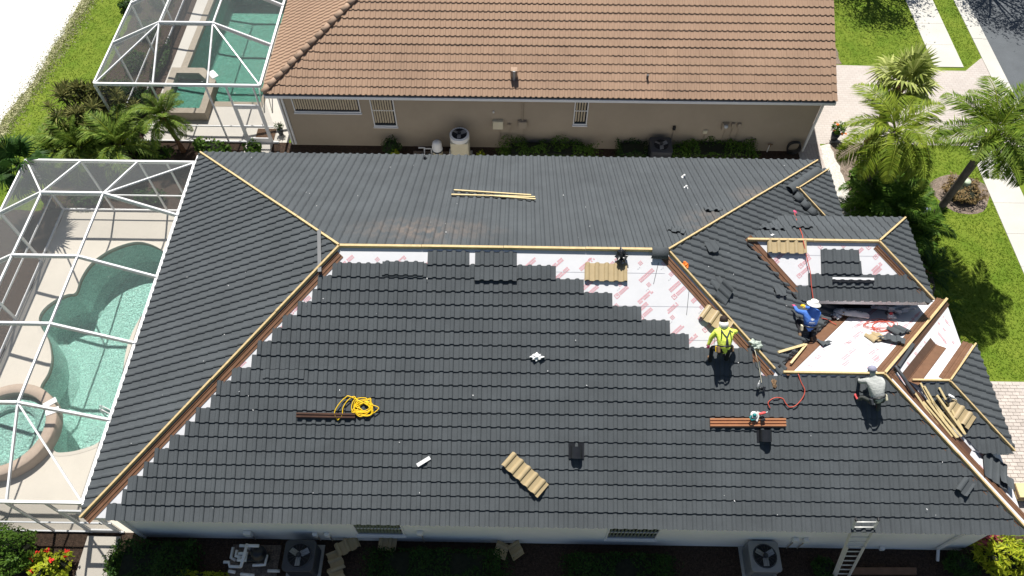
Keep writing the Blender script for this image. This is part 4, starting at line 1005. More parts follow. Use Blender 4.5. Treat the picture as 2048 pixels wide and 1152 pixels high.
loose_panel(front, 1212, 545, R(-.5), 4.4, M_tan, 'second tan roof panel nested under the square one below the ridge', lift=.004, v=CRS + .14)
loose_panel(f3, 1572, 494, R(-1), 4.4, M_tan, 'tan roof panel hooked on the entry ridge board', lift=.05)
loose_panel(front, 1430, 640, R(-36), 3.2, M_tan, 'tan roof panel leaning on the hip board beside the hi-vis worker', lift=.1, tilt=(0, R(-6)))
loose_panel(front, 1050, 948, R(-41), 4.9, M_tan, 'tan roof panel lying askew alone on the lower front slope', lift=.11, v=.46)
loose_panel(wback, 1752, 677, R(200), 2.0, M_tan, 'small tan panel offcut beside charcoal scraps on white membrane', lift=.03)
loose_panel(f5, 1916, 828, R(-38), 3.0, M_tan, 'tan roof panel offcut beside the stack of pine battens', lift=.09, v=.42)
sc_l = 'charcoal panel '
loose_panel(right, 1421, 497, R(-60), 2.2, M_panel, sc_l + 'offcut with jagged lower edge below the street-side hip', lift=.07, cut=[(-1, -.7), (.2, -1), (1, -.2), (.9, 1), (-.9, .9)])
loose_panel(right, 1441, 590, R(-25), 2.6, M_panel, sc_l + 'bent over the hip board above the hi-vis worker', lift=.12, tilt=(R(10), R(-14)))
loose_panel(right, 1435, 572, R(-50), 2.0, M_panel, sc_l + 'offcut tucked under the bent one near the hip board', lift=.07)
loose_panel(right, 1557, 585, R(-62), 2.2, M_panel, sc_l + 'offcut beside the brown entry valley', lift=.06, cut=[(-1, -.4), (.3, -1), (1, .1), (.3, 1), (-.8, .8)])
loose_panel(back, 1426, 422, R(185), 2.4, M_panel, sc_l + 'offcut on the back slope, upper of two by the hip', lift=.06, cut=[(-1, -1), (.6, -1), (1, .2), (.1, 1), (-.9, .6)])
loose_panel(back, 1352, 465, R(165), 2.0, M_panel, sc_l + 'offcut on the back slope, lower of two by the hip', lift=.05, cut=[(-1, -.6), (.9, -1), (1, .7), (-.7, 1)])
loose_panel(wback, 1796, 664, R(205), 2.0, M_panel, sc_l + 'scrap nearest the street on the white wing membrane', lift=.06, v=.44)
loose_panel(wback, 1780, 682, R(160), 3.0, M_panel, sc_l + 'scrap overlapping the tan offcut on the wing', lift=.09, cut=[(-1, -.8), (.9, -1), (1, .5), (-.2, 1)], tilt=(R(5), 0))
loose_panel(wback, 1649, 687, R(200), 1.6, M_panel, 'small triangular charcoal offcut on white membrane', lift=.02, cut=[(-1, -.9), (1, -.4), (-.8, 1)])
loose_panel(b3, 1535, 458, R(175), 3.6, M_panel, sc_l + 'piece unfixed along the entry roof rear', lift=.05)
loose_panel(b3, 1600, 455, R(178), 2.5, M_panel, sc_l + 'piece lifted near the pink hose fitting', lift=.045, cut=[(-1, -.9), (1, -1), (.8, .4), (-.3, 1)])
loose_panel(wright, 1985, 942, R(68), 3.2, M_panel, sc_l + 'sheet sliding off the open garage edge', lift=.08, v=.8)
loose_panel(wright, 2005, 965, R(60), 1.8, M_panel, sc_l + 'offcut at the very edge above the driveway', lift=.12, tilt=(R(12), 0))
loose_panel(front, 1925, 972, R(-40), 1.2, M_panel, sc_l + 'scrap hooked over the front hip board near the driveway', lift=.1)
loose_panel(right, 1557, 736, R(-45), 1.6, M_panel, sc_l + 'piece fitted at the lower end of the hip by the wing ridge', lift=.02, v=.34)
# ridge caps laid beside the small rear hip and at the ridge end
cmd = cap_mesh(.18, .165, .42, M_panel, 'ridge_cap')
def capline(a, b, n, label, sl, ln=.42):
    p0, p1 = sl.at(*sl.px(*a), .075), sl.at(*sl.px(*b), .075); d = (p1 - p0); 
    for i in range(n):
        q0 = p0 + d * (i / n); dd = d.normalized(); sd = sl.n.cross(dd).normalized(); uu = dd.cross(sd)
        o = link('ridge_cap', cmd); o.matrix_world = Matrix(((dd.x * d.length / n / .4, sd.x, uu.x, q0.x), (dd.y * d.length / n / .4, sd.y, uu.y, q0.y), (dd.z * d.length / n / .4, sd.z, uu.z, q0.z), (0, 0, 0, 1)))
        tag(o, label[i], 'ridge cap', 'charcoal ridge caps')
capline((1585, 392), (1627, 434), 3, ['charcoal ridge cap, topmost of three beside the small rear hip', 'charcoal ridge cap, middle of three beside the small rear hip', 'charcoal ridge cap, lowest of three beside the small rear hip'], right)
capline((1574, 384), (1632, 345), 2, ['charcoal ridge cap next to the small rear hip ridge', 'charcoal ridge cap nearest the walkway at the rear corner'], right)
capline((1302, 505), (1333, 508), 1, ['charcoal ridge cap over the street end of the main ridge board'], front)
# battens
def board(a, b, w, h, label, m=M_wood2, name='batten', group='loose pine battens', cat='board', up=None):
    q = MB(); q.bar(a, b, w, h, up or (0, 0, 1)); return lone(q, name, m, label, cat, group, bevel=.004)
for i, (a, b, l) in enumerate((((908, 386), (1062, 396), .1), ((903, 395), (1070, 400), .1), ((990, 398), (1071, 406), .1))):
    board(back.at(*back.px(*a), l), back.at(*back.px(*b), l + (i == 2) * .03), .075, .04, ['longest pale pine batten lying on the rear slope, uppermost of three', 'pale pine batten in the middle of three on the rear slope', 'short pale pine batten crossing the others on the rear slope'][i], up=back.n)
st_ = [((1836, 766), (1890, 868)), ((1842, 772), (1900, 872)), ((1846, 800), (1905, 874)), ((1852, 801), (1911, 874)), ((1858, 802), (1916, 872)), ((1866, 790), (1920, 866)), ((1868, 792), (1906, 852)), ((1840, 803), (1898, 872)), ((1822, 785), (1880, 868)), ((1873, 775), (1925, 868))]
for i, (a, b) in enumerate(st_):
    lf = .13 + .035 * (i % 3); pa, pb_ = f5.at(*f5.px(*a), lf), f5.at(*f5.px(*b), lf)
    board(pa, pb_, .055, .03, ['pine batten at the outer left edge of the bundle, longest of all', 'pine batten second from the left edge of the bundle', 'pine batten in the middle of the bundle, over the brown valley', 'pine batten in the middle of the bundle, top layer', 'pine batten right of the middle of the bundle', 'pine batten near the right of the bundle, upper end by the ridge board', 'shortest pine batten on the right of the bundle', 'pine batten tight beside the leftmost pair of the bundle', 'pine batten nearest the front hip board', 'pine batten at the outer right edge of the bundle, beside the tan offcut'][i], name='batten', group='bundle of pine battens on the garage roof', m=M_wood2, up=f5.n)
board(right.at(*right.px(1552, 707), .08), right.at(*right.px(1604, 692), .1), .07, .045, 'pale pine offcut pointing at the brown wing valley', up=right.n)
board(wback.at(*wback.px(1580, 733), .1), wback.at(*wback.px(1612, 693), .08), .06, .04, 'pale pine offcut lying along the brown wing valley', up=wback.n)
# metal channels
def channel(a, b, sl, m, label, w=.2, lift=.1, ribs=3, group='brown metal channels'):
    p0, p1 = sl.at(*sl.px(*a), lift), sl.at(*sl.px(*b), lift); d = (p1 - p0).normalized(); sd = sl.n.cross(d).normalized(); vs = []; prof = []
    for i in range(ribs): x = (i / ribs - .5) * w; prof += [(x, 0), (x + w / ribs * .35, .0), (x + w / ribs * .42, .03), (x + w / ribs * .9, .03)]
    prof += [(w / 2, 0), (w / 2, -.035), (-w / 2, -.035)]
    k = len(prof)
    for e in (p0, p1): vs += [e + sd * x + sl.n * z for x, z in prof]
    q = MB(); q.add(vs, [(i, (i + 1) % k, k + (i + 1) % k, k + i) for i in range(k)] + [tuple(range(k - 1, -1, -1)), tuple(range(k, 2 * k))]); return lone(q, 'metal_channel', m, label, 'metal channel', group)
M_copper = mat('copper_brown_metal', (.42, .19, .095), .4, .1, 5, spec=.5)
channel((1418, 845), (1569, 845), front, M_copper, 'copper-brown metal channel bundle carrying a teal saw', .24, .11)
channel((595, 830), (712, 832), front, M_brown2, 'dark brown metal channel under the yellow rope', .15, .11, 2)
q = MB(); p0, p1 = front.at(*front.px(642, 545), .16), left.at(*left.px(645, 466), .16); q.bar(p0, p1, .1, .012); lone(q, 'metal_strip', M_dgrey, 'dark grey metal strip laid upright over the left hip board', 'metal strip')
q = MB(); p0, p1 = wright.at(*wright.px(1822, 690), .09), wright.at(*wright.px(1792, 735), .09); q.bar(p0, p1, .09, .012); lone(q, 'metal_strip', M_dgrey, 'punched grey metal strip along the wing hip flashing', 'metal strip')
q = MB(); q.tube(spline([wright.at(*wright.px(1784, 735), .1), wright.at(*wright.px(1797, 757), .14), wright.at(*wright.px(1808, 772), .12), wright.at(*wright.px(1822, 790), .1)], 5), .05, 8); lone(q, 'duct_hose', M_dgrey, 'grey flexible hose dropping over the wing end hip', 'hose', smooth=True)
# white strips and scraps
u, v = f3.px(1704, 558); q = MB()
for i in range(24):
    x0 = -.62 + i * .052; q.add([f3.at(u + x0, v + .035, .085), f3.at(u + x0 + .052, v + .035, .085), f3.at(u + x0 + .052, v - .03 - .014 * math.sin((x0 + .052) * 24), .085), f3.at(u + x0, v - .03 - .014 * math.sin(x0 * 24), .085)], [(3, 2, 1, 0)])
lone(q, 'foam_closure', M_white, 'white wavy closure strip on the entry roof panels', 'closure strip')
q = MB(); q.bar(f3.at(u - .62, v - .075, .1), f3.at(u + .62, v - .075, .1), .07, .03, f3.n); lone(q, 'foam_closure', M_black, 'black closure strip just below the white wavy one', 'closure strip')
q = MB(); u, v = front.px(848, 922); c, s_ = math.cos(R(32)), math.sin(R(32)); q.add([front.at(u + a * .2 * c - b * .05 * s_, v + a * .2 * s_ + b * .05 * c, .1 + z) for z in (0, .012) for a, b in ((-1, -1), (1, -1), (1, 1), (-1, 1))], [(3, 2, 1, 0), (4, 5, 6, 7), (0, 1, 5, 4), (1, 2, 6, 5), (2, 3, 7, 6), (3, 0, 4, 7)]); lone(q, 'trim_offcut', M_white, 'white trim offcut alone on the lower front slope', 'offcut')
def crumple(px, py, sl, r, m, label, name, cat, n=60, lift=.06, flat=.5, seed=1):
    rr = random.Random(seed); bm = bmesh.new(); bmesh.ops.create_icosphere(bm, subdivisions=3, radius=1); u, v = sl.px(px, py)
    for vt in bm.verts:
        k = 1 + .45 * (math.sin(vt.co.x * 7 + seed) * math.cos(vt.co.y * 6) + rr.uniform(-.35, .35)); vt.co = Vector((vt.co.x * r[0] * k, vt.co.y * r[1] * k, abs(vt.co.z) * flat * r[0] * k))
    me = bpy.data.meshes.new(name); bm.to_mesh(me); bm.free(); me.materials.append(m); o = link(name, me); o.matrix_world = sl.M @ Matrix.Translation((u, v, lift)); return tag(o, label, cat)
crumple(1074, 714, front, (.16, .09), M_white, 'crumpled white paper in the middle of the front slope', 'paper_scrap', 'paper', seed=2)
crumple(1243, 514, front, (.15, .2), M_black, 'black harness bundle hung over the main ridge board', 'harness_bundle', 'harness', seed=3, flat=.9, lift=.1)
crumple(1367, 531, right, (.1, .1), M_orange, 'orange rag beside the hip board near the ridge end', 'rag', 'rag', seed=4)
crumple(1546, 767, front, (.07, .12), M_tan2, 'tan work glove below the wing ridge board', 'work_glove', 'glove', seed=5)
crumple(1508, 693, right, (.14, .2), mat('pale_green_plastic', (.42, .48, .42), .5, .2, 14), 'pale green nail coil bag beside the hip board', 'nail_bag', 'bag', seed=6, flat=.8)
crumple(1587, 427, right, (.07, .07), M_pink, 'pink air hose fitting above the entry roof', 'hose_fitting', 'hose fitting', seed=7)
crumple(1790, 622, wback, (.5, .22), M_clearp, 'crumpled clear plastic sheeting under the entry eave', 'plastic_sheet', 'plastic sheet', seed=8, flat=.35)
crumple(1760, 616, wback, (.3, .18), M_clearp, 'clear plastic wrap bunched behind the circular saw', 'plastic_wrap', 'plastic sheet', seed=12, flat=.5)
crumple(1670, 637, wback, (.15, .12), M_clearp, 'small clear plastic bag beside the blue-shirted worker', 'plastic_bag', 'bag', seed=9, flat=.6)
crumple(1686, 632, wback, (.2, .12), M_tan2, 'brown cardboard carton crushed in front of the white sack', 'carton', 'carton', seed=10, flat=.6)
crumple(1545, 474, b3, (.06, .05), M_white, 'white paper scrap behind the entry ridge board', 'paper_scrap', 'paper', seed=11)
# white sack with its lettering
t = thing('material_sack', (21.2, 6.6, 3.3), 'white sack lettered DECRA under the entry eave', 'sack')
rr = random.Random(5); bm = bmesh.new(); bmesh.ops.create_grid(bm, x_segments=16, y_segments=8, size=1)
pa, pb_ = wback.at(*wback.px(1664, 628), .12), wback.at(*wback.px(1736, 637), .1); ax = (pb_ - pa).normalized(); ay = wback.n.cross(ax).normalized(); hl_ = (pb_ - pa).length / 2; cc = (pa + pb_) / 2
top = []
def sackpt(x, y, k=0): 
    e = 1 - abs(x) ** 4 * .45; return cc + ax * hl_ * x + ay * .19 * y * e + wback.n * (.11 * (1 - y * y) * (1 - x ** 4 * .7) + .02 * math.sin(x * 9) * math.cos(y * 5) + k)
q = MB(); NXs, NYs = 18, 8
for sgn in (1, -.35):
    vs = [sackpt(-1 + 2 * i / NXs, -1 + 2 * j / NYs) if sgn == 1 else sackpt(-1 + 2 * i / NXs, -1 + 2 * j / NYs) - wback.n * .14 * (1 - (-1 + 2 * j / NYs) ** 2) for j in range(NYs + 1) for i in range(NXs + 1)]
    q.add(vs, [(j * (NXs + 1) + i, j * (NXs + 1) + i + 1, (j + 1) * (NXs + 1) + i + 1, (j + 1) * (NXs + 1) + i) for j in range(NYs) for i in range(NXs)])
q.build('bag', M_hat, t, True)
def letters(text, fn, parent, m, name='lettering', size=1.):
    """flat letters mapped through fn(x, y) onto a surface; x in 0..width"""
    cu = bpy.data.curves.new(name, 'FONT'); cu.body = text; cu.size = size; cu.resolution_u = 2
    o = bpy.data.objects.new(name, cu); COL.objects.link(o); dg = bpy.context.evaluated_depsgraph_get(); me = bpy.data.meshes.new_from_object(o.evaluated_get(dg)); bpy.data.objects.remove(o)
    xs_ = [v.co.x for v in me.vertices]; x0, x1 = min(xs_), max(xs_); org = origin(parent)
    for v in me.vertices: v.co = fn((v.co.x - x0) / (x1 - x0), v.co.y / size) - org
    me.materials.clear(); me.materials.append(m); return link(name, me, parent)
letters('DECRA', lambda x, y: sackpt(.62 - x * 1.0, .36 - y * .75, .008), t, M_blueshade)
# tools
def saw(sl, px, py, m, ang, label, lift=.1, blade=M_silver, hub=M_red):
    u, v = sl.px(px, py); o = sl.at(u, v, lift); t = thing('circular_saw', o, label, 'saw'); Mx = sl.M.to_3x3() @ Matrix.Rotation(ang, 3, 'Z')
    q = MB(); q.lathe([(.001, .04), (.1, .04), (.1, .085), (.08, .1), (.001, .1)], o, 20, ax=Mx); q.build('guard', blade, t, True)
    q = MB(); q.lathe([(.001, .1), (.05, .1), (.045, .16), (.001, .17)], o, 14, ax=Mx); q.build('motor', hub, t, True)
    q = MB(); q.box(o + Mx @ Vector((0, -.1, .05)), (.26, .1, .012), Mx); q.build('base_plate', blade, t)
    q = MB(); q.tube([o + Mx @ Vector(p) for p in ((-.04, .06, .1), (-.1, .1, .12), (-.16, .04, .12), (-.12, -.04, .1))], .022, 8); q.build('handle', m, t, True)
    q = MB(); q.lathe([(.001, .02), (.092, .02), (.092, .024), (.001, .024)], o, 24, ax=Mx); q.build('blade', M_silver, t); return t
saw(wback, 1779, 637, M_black, R(180), 'circular saw with silver guard and red motor on white membrane', .06, M_hat, M_red)
saw(front, 1503, 829, M_teal, R(70), 'teal circular saw standing on the copper-brown channels', .15, M_silver, M_teal)
def driver(sl, px, py, ang, m, label, lift=.12, name='cordless_driver'):
    u, v = sl.px(px, py); o = sl.at(u, v, lift); t = thing(name, o, label, 'power tool'); Mx = sl.M.to_3x3() @ Matrix.Rotation(ang, 3, 'Z')
    q = MB(); q.tube([o + Mx @ Vector(p) for p in ((-.09, .07, .05), (.05, .07, .05), (.1, .07, .05))], [.035, .038, .02], 10); q.build('body', m, t, True)
    q = MB(); q.tube([o + Mx @ Vector(p) for p in ((-.05, .05, .05), (-.03, -.07, .05))], .024, 8); q.build('grip', M_black, t, True)
    q = MB(); q.box(o + Mx @ Vector((-.03, -.1, .05)), (.12, .06, .07), Mx); q.build('battery', M_black, t, bevel=.008)
    q = MB(); q.tube([o + Mx @ Vector(p) for p in ((.1, .07, .05), (.16, .07, .05))], .01, 6); q.build('bit', M_silver, t); return t
driver(front, 1521, 831, R(15), M_red, 'red cordless driver beside the teal saw', .15)
driver(front, 1518, 773, R(75), M_grey, 'grey nail gun hanging on a cord below the hip', .1, 'nail_gun')
u, v = f5.px(1885, 795); t = driver(f5, 1893, 797, R(-30), M_pvc, 'white caulking gun beside the batten bundle', .14, 'caulking_gun')
# hoses, cords, rope
def cord(name, pts, r, m, label, cat='cord', k=6, sm=True): q = MB(); q.tube(spline(pts, k), r, 6); return lone(q, name, m, label, cat, smooth=sm)
fp = lambda sl, L, l=.09: [sl.at(*sl.px(*p), l) for p in L]
cord('air_hose', fp(front, [(1594, 748), (1600, 765), (1607, 780), (1603, 795), (1590, 810), (1577, 814), (1569, 806), (1563, 797), (1550, 795), (1540, 799), (1534, 806), (1538, 816)]), .014, M_redh, 'red air hose curling down from the wing ridge', 'hose')
cord('air_hose', fp(b3, [(1588, 430), (1592, 442), (1598, 458), (1604, 474)], .06) + fp(f3, [(1604, 482), (1612, 520), (1618, 545), (1620, 570), (1624, 600)], .1), .014, M_redh, 'red air hose hung over the entry ridge to the blue-shirted worker', 'hose')
cord('air_hose', fp(right, [(1640, 638), (1652, 641)], .06) + fp(wback, [(1664, 648), (1672, 652)], .05), .013, M_redh, 'short red hose end beside the blue-shirted worker', 'hose')
rr = random.Random(9); loops = []
for i in range(46): a = i * .78; loops.append((1762 + math.cos(a) * (24 + 10 * math.sin(i * .37)) + rr.uniform(-4, 4), 652 + math.sin(a) * (9 + 3 * math.cos(i * .6)) + rr.uniform(-2, 2)))
cord('extension_cord', fp(wback, loops, .03), .009, M_redh, 'tangled thin red cord on white membrane by the circular saw')
cord('chalk_line', fp(wback, [(1655, 684), (1690, 686), (1726, 687)], .012), .004, M_dgrey, 'thin dark string stretched across white wing membrane')
cord('lifeline_cord', fp(right, [(1506, 700), (1510, 715)], .06) + fp(front, [(1516, 735), (1519, 752), (1521, 766)], .09), .007, M_beige, 'thin beige cord from the hip down to the nail gun')
rr = random.Random(4); pts = [(676, 838), (671, 825), (680, 808), (693, 795), (703, 793)]
for i in range(64):
    a = i * .93 + rr.uniform(-.2, .2); k = .35 + .65 * rr.random(); pts.append((730 + math.cos(a) * 27 * k + 4 * math.sin(i * .3), 814 + math.sin(a) * 19 * k))
cu_ = fp(front, pts, .1); cu_ = [p + front.n * (.03 * abs(math.sin(i * .5))) for i, p in enumerate(cu_)]
cord('safety_rope', cu_ + fp(front, [(712, 794), (698, 800), (688, 815), (686, 830), (677, 840)], .11), .014, M_yel, 'coil of bright yellow rope on the front slope', 'rope')
for a, b in (((1317, 525), (1307, 568)), ((1378, 580), (1373, 630)), ((1431, 662), (1428, 690))): q = MB(); q.bar(front.at(*front.px(*a), .005), front.at(*front.px(*b), .005), .012, .004, front.n); q.build('chalk_stroke', M_dgrey, dk_front)

rr = random.Random(77); q = MB()
for sl_, n, uu, vv, pl_ in ((front, 26, (2, 24), (.2, 7.2), inside(front, [(0, 0), (XW, 0), (XH, G_), (D_, D_)], .3)), (back, 22, (1, 21), (.2, 7), inside(back, PBK, .3)), (left, 8, (1, 12.5), (.2, 6.5), inside(left, PL, .3)), (right, 9, (4, 13), (.3, 6.5), inside(right, PRt, .3))):
    k = 0
    while k < n:
        u, v = rr.uniform(*uu), rr.uniform(*vv)
        if not pl_(u, v): continue
        k += 1; a = rr.uniform(0, 6.3); L, W_ = rr.uniform(.008, .022), rr.uniform(.005, .01); c, s_ = math.cos(a), math.sin(a)
        q.add([sl_.at(u + x * L * c - y * W_ * s_, v + x * L * s_ + y * W_ * c, .1 + z) for x, y, z in ((-1, -1, 0), (1, -1, .004), (1, 1, .01), (-1, 1, 0))], [(0, 1, 2, 3)])
o = q.build('roof_debris', M_white); tag(o, 'tiny pale scraps scattered over the charcoal roof', 'debris', kind='stuff')
# ---------------------------------------------------------------- ladder, stacks and scraps on the ground
t = thing('ladder', (21.3, -.4, 0), 'aluminium extension ladder leaning on the front eave', 'ladder')
b0, b1 = Zp(1664, 1165, .05), Zp(1694, 1165, .05); t0, t1 = Yp(1709, 1040, .32), Yp(1753, 1040, .32)
b0 = Vector((20.98, -.62, .02)); b1 = Vector((21.42, -.62, .02)); t0 = Zp(1712, 1039, 3.45); t1 = Zp(1757, 1039, 3.45)
for a, b in ((b0, t0), (b1, t1)): q = MB(); q.bar(a, b, .03, .07); q.build('rail', M_silver, t)
for i in range(13): q = MB(); f_ = (i + .5) / 13; q.tube([b0.lerp(t0, f_), b1.lerp(t1, f_)], .018, 6); q.build('rung', M_silver, t, True)
for a, b in ((b0.lerp(t0, .02) + Vector((.04, -.05, 0)), b0.lerp(t0, .6) + Vector((.04, -.05, 0))), (b1.lerp(t1, .02) + Vector((-.04, -.05, 0)), b1.lerp(t1, .6) + Vector((-.04, -.05, 0)))): q = MB(); q.bar(a, b, .025, .06); q.build('fly_rail', M_silver, t)
for a in (t0, t1): q = MB(); q.box(a, (.05, .09, .08)); q.build('end_cap', M_black, t, bevel=.01)
for i in range(5):
    q = MB(); p = Zp(2034, 985 + i * 0, .12); q.bx(p.x - .15, p.x + 1.6, p.y - .25 - i * .0, p.y + .2, .06 + i * .075, .125 + i * .075); lone(q, 'plank', [M_wood2, M_brown, M_wood, M_brown, M_wood2][i], ['lowest plank of the stack on the driveway edge', 'second plank up in the driveway stack', 'middle plank of the driveway stack', 'fourth plank up in the driveway stack', 'top plank of the driveway stack'][i], 'plank', 'planks stacked on the driveway', bevel=.006)
for i in range(2):
    a, b = Zp(1700, 1139 + i * 7, .1), Zp(1832, 1139 + i * 7, .1); q = MB(); q.bar(a, b, .1, .1); lone(q, 'timber', M_brown, ['brown timber on the shaded ground right of the ladder, nearer the wall', 'brown timber on the shaded ground right of the ladder, farther from the wall'][i], 'timber', 'brown timbers on the ground', bevel=.005)
gs = Slope(0, 0, .0, (1, 0)); 
def ground_scrap(px, py, ang, waves, label, v=.4, tilt=(.2, .1)):
    q = MB(); w = waves * WAVE; panel_mesh(q, 0, w, 0, v, 0, True); q.v = [(x - w / 2, y - v / 2, z) for x, y, z in q.v]
    o = link('scrap_panel', q.mesh('scrap_panel', M_tan)); p = Zp(px, py, .25); o.matrix_world = Matrix.Translation(p) @ Matrix.Rotation(ang, 4, 'Z') @ Matrix.Rotation(tilt[0], 4, 'X') @ Matrix.Rotation(tilt[1], 4, 'Y')
    sd = o.modifiers.new('thickness', 'SOLIDIFY'); sd.thickness = .004; tag(o, label, 'roof panel', 'tan panel scraps on the ground')
ground_scrap(695, 1092, R(30), 2.6, 'tan panel scrap leaning near the black condenser, nearest the wall'); ground_scrap(672, 1122, R(115), 2.2, 'tan panel scrap right of the black condenser, in the middle'); ground_scrap(672, 1146, R(120), 1.6, 'tan panel scrap right of the black condenser, farthest from the wall')
ground_scrap(775, 1088, R(-5), 2.0, 'tan panel scrap under the first front window'); ground_scrap(1002, 1100, R(70), 1.8, 'tan panel scrap, left of two by the middle of the front wall', tilt=(.5, .2)); ground_scrap(1032, 1100, R(-60), 1.8, 'tan panel scrap, right of two by the middle of the front wall', tilt=(.5, -.2))
# small plumbing pipes through the rear slope
for px, py, m, lb in ((850, 320, M_black, 'black pipe boot near the rear eave'), (1367, 357, M_pvc, 'white pipe cap on the rear slope, upper of two'), (1371, 379, M_pvc, 'white pipe cap on the rear slope, lower of two')):
    p = back.at(*back.px(px, py), .02); q = MB(); q.tube([p, p + Vector((0, 0, .16))], .035, 8); q.lathe([(.11, 0), (.05, .05)], p + Vector((0, 0, .01)), 10); lone(q, 'vent_pipe', m, lb, 'vent pipe', smooth=True)
# front wall fittings
for px, py, w, h, lb in ((497, 1064, .22, .3, 'white utility box on the white wall above the pool pipes'), (631, 1066, .14, .2, 'small white disconnect box, left of two by the black condenser'), (655, 1066, .14, .22, 'small white disconnect box, right of two by the black condenser'), (840, 1063, .18, .18, 'white hose tap box right of the first front window'), (1590, 1076, .15, .2, 'white disconnect box, left of two by the grey condenser'), (1611, 1077, .15, .2, 'white disconnect box, right of two by the grey condenser'), (1763, 1093, .14, .14, 'white outlet box on the wall right of the ladder')):
    wallbox(px, py, w, h, .1, M_pvc, lb, 'electrical_box', WY, True)

# ---------------------------------------------------------------- people
from mathutils.bvhtree import BVHTree
def person(loc, label, J, mats, foot_r=.05, rz=0., extra=None):
    """J: joint -> local position; the figure is one skinned surface, coloured by the limb it belongs to"""
    chains = [('pelvis', 'belly', 'sh'), ('belly', 'chest', 'sh'), ('chest', 'neck', 'sh'), ('neck', 'head', 'skin'), ('head', 'crown', 'hair')]
    for s in 'lr':
        chains += [('chest', 'sh' + s, 'sh'), ('sh' + s, 'el' + s, 'sh'), ('el' + s, 'wr' + s, 'sh'), ('wr' + s, 'pa' + s, 'glove' + s), ('pelvis', 'hp' + s, 'pants'), ('hp' + s, 'kn' + s, 'pants'), ('kn' + s, 'an' + s, 'pants'), ('an' + s, 'to' + s, 'shoe' + s)]
    J = {k: Vector(v) for k, v in J.items()}
    J.setdefault('belly', J['pelvis'].lerp(J['chest'], .5))
    fw = Vector((0, 1, 0))
    RAD = dict(pelvis=.165, belly=.175, chest=.19, neck=.065, head=.1, crown=.075)
    for s in 'lr': RAD.update({'sh' + s: .09, 'el' + s: .066, 'wr' + s: .046, 'pa' + s: .038, 'hp' + s: .1, 'kn' + s: .068, 'an' + s: .048, 'to' + s: .045})
    for s, sg in (('l', -1), ('r', 1)):
        d = (J['wr' + s] - J['el' + s]).normalized(); J['pa' + s] = J['wr' + s] + d * .07
        sd = d.cross(Vector((0, 0, 1))); sd = sd.normalized() if sd.length > .1 else Vector((1, 0, 0)); 
        curl = Vector((0, 0, -1)) if abs(d.z) < .8 else fw
        for i, (off, ln) in enumerate(((-.032, .07), (-.011, .082), (.011, .078), (.032, .06))):
            k1, k2 = f'f{s}{i}a', f'f{s}{i}b'; J[k1] = J['pa' + s] + sd * off + d * .035; J[k2] = J[k1] + d * ln * .6 + curl * ln * .45
            chains += [('pa' + s, k1, 'glove' + s), (k1, k2, 'glove' + s)]; RAD[k1] = .0115; RAD[k2] = .009
        k1, k2 = f't{s}a', f't{s}b'; J[k1] = J['wr' + s] + d * .03 + sd * .045 * -sg; J[k2] = J[k1] + d * .045 + sd * .012 * -sg + curl * .015
        chains += [('wr' + s, k1, 'glove' + s), (k1, k2, 'glove' + s)]; RAD[k1] = .013; RAD[k2] = .01
    names = list(J); idx = {n: i for i, n in enumerate(names)}
    me = bpy.data.meshes.new('body'); me.from_pydata([J[n] for n in names], [(idx[a], idx[b]) for a, b, _ in chains], [])
    o = bpy.data.objects.new('body', me); COL.objects.link(o)
    md = o.modifiers.new('skin', 'SKIN'); md.use_smooth_shade = True; md.branch_smoothing = .3
    for n, sv in zip(names, me.skin_vertices[0].data): sv.radius = (RAD[n] * (1.12 if n in ('chest', 'belly', 'pelvis') else 1), RAD[n]); sv.use_root = n == 'pelvis'
    o.modifiers.new('sub', 'SUBSURF').levels = 2
    dg = bpy.context.evaluated_depsgraph_get(); em = bpy.data.meshes.new_from_object(o.evaluated_get(dg)); bpy.data.objects.remove(o); bpy.data.meshes.remove(me)
    keys = ['sh', 'pants', 'skin', 'hair', 'glovel', 'glover', 'shoel', 'shoer']; em.materials.clear()
    for k in keys: em.materials.append(mats[k])
    segs = [(J[a], J[b], keys.index(k), RAD[a] + RAD[b]) for a, b, k in chains]
    for f in em.polygons:
        c = f.center; best = 9
        for a, b, k, r_ in segs:
            t_ = max(0, min(1, (c - a).dot(b - a) / (b - a).length_squared)); dd = (c - (a + (b - a) * t_)).length / (r_ + .02)
            if dd < best: best = dd; f.material_index = k
        f.use_smooth = True
    t = thing('person', loc, label, 'person'); t.rotation_euler.z = rz
    b = link('body', em, t)
    # face: nose, eyes, ears set into the head
    hd, cr, nk = J['head'], J['crown'], J['neck']; upv = (cr - nk).normalized(); f0 = (fw - upv * fw.dot(upv)).normalized(); sdv = f0.cross(upv)
    q = MB(); q.tube([hd + f0 * .085 + upv * .01, hd + f0 * .12 - upv * .025], [.012, .018], 6); link('nose', q.mesh('nose', mats['skin'], True), t)
    for sg in (-1, 1):
        q = MB(); q.lathe([(.001, -.012), (.012, -.006), (.012, .006), (.001, .012)], hd + f0 * .088 + sdv * .035 * sg + upv * .025, 8); link('eye', q.mesh('eye', M_hair, True), t)
        q = MB(); q.lathe([(.001, -.03), (.016, -.015), (.02, .012), (.001, .03)], hd + sdv * .1 * sg, 8); link('ear', q.mesh('ear', mats['skin'], True), t)
    q = MB(); q.tube([hd + f0 * .09 - upv * .05 + sdv * x for x in (-.025, 0, .025)], .006, 5); link('mouth', q.mesh('mouth', M_red, True), t)
    return t, em, J, (upv, f0, sdv)
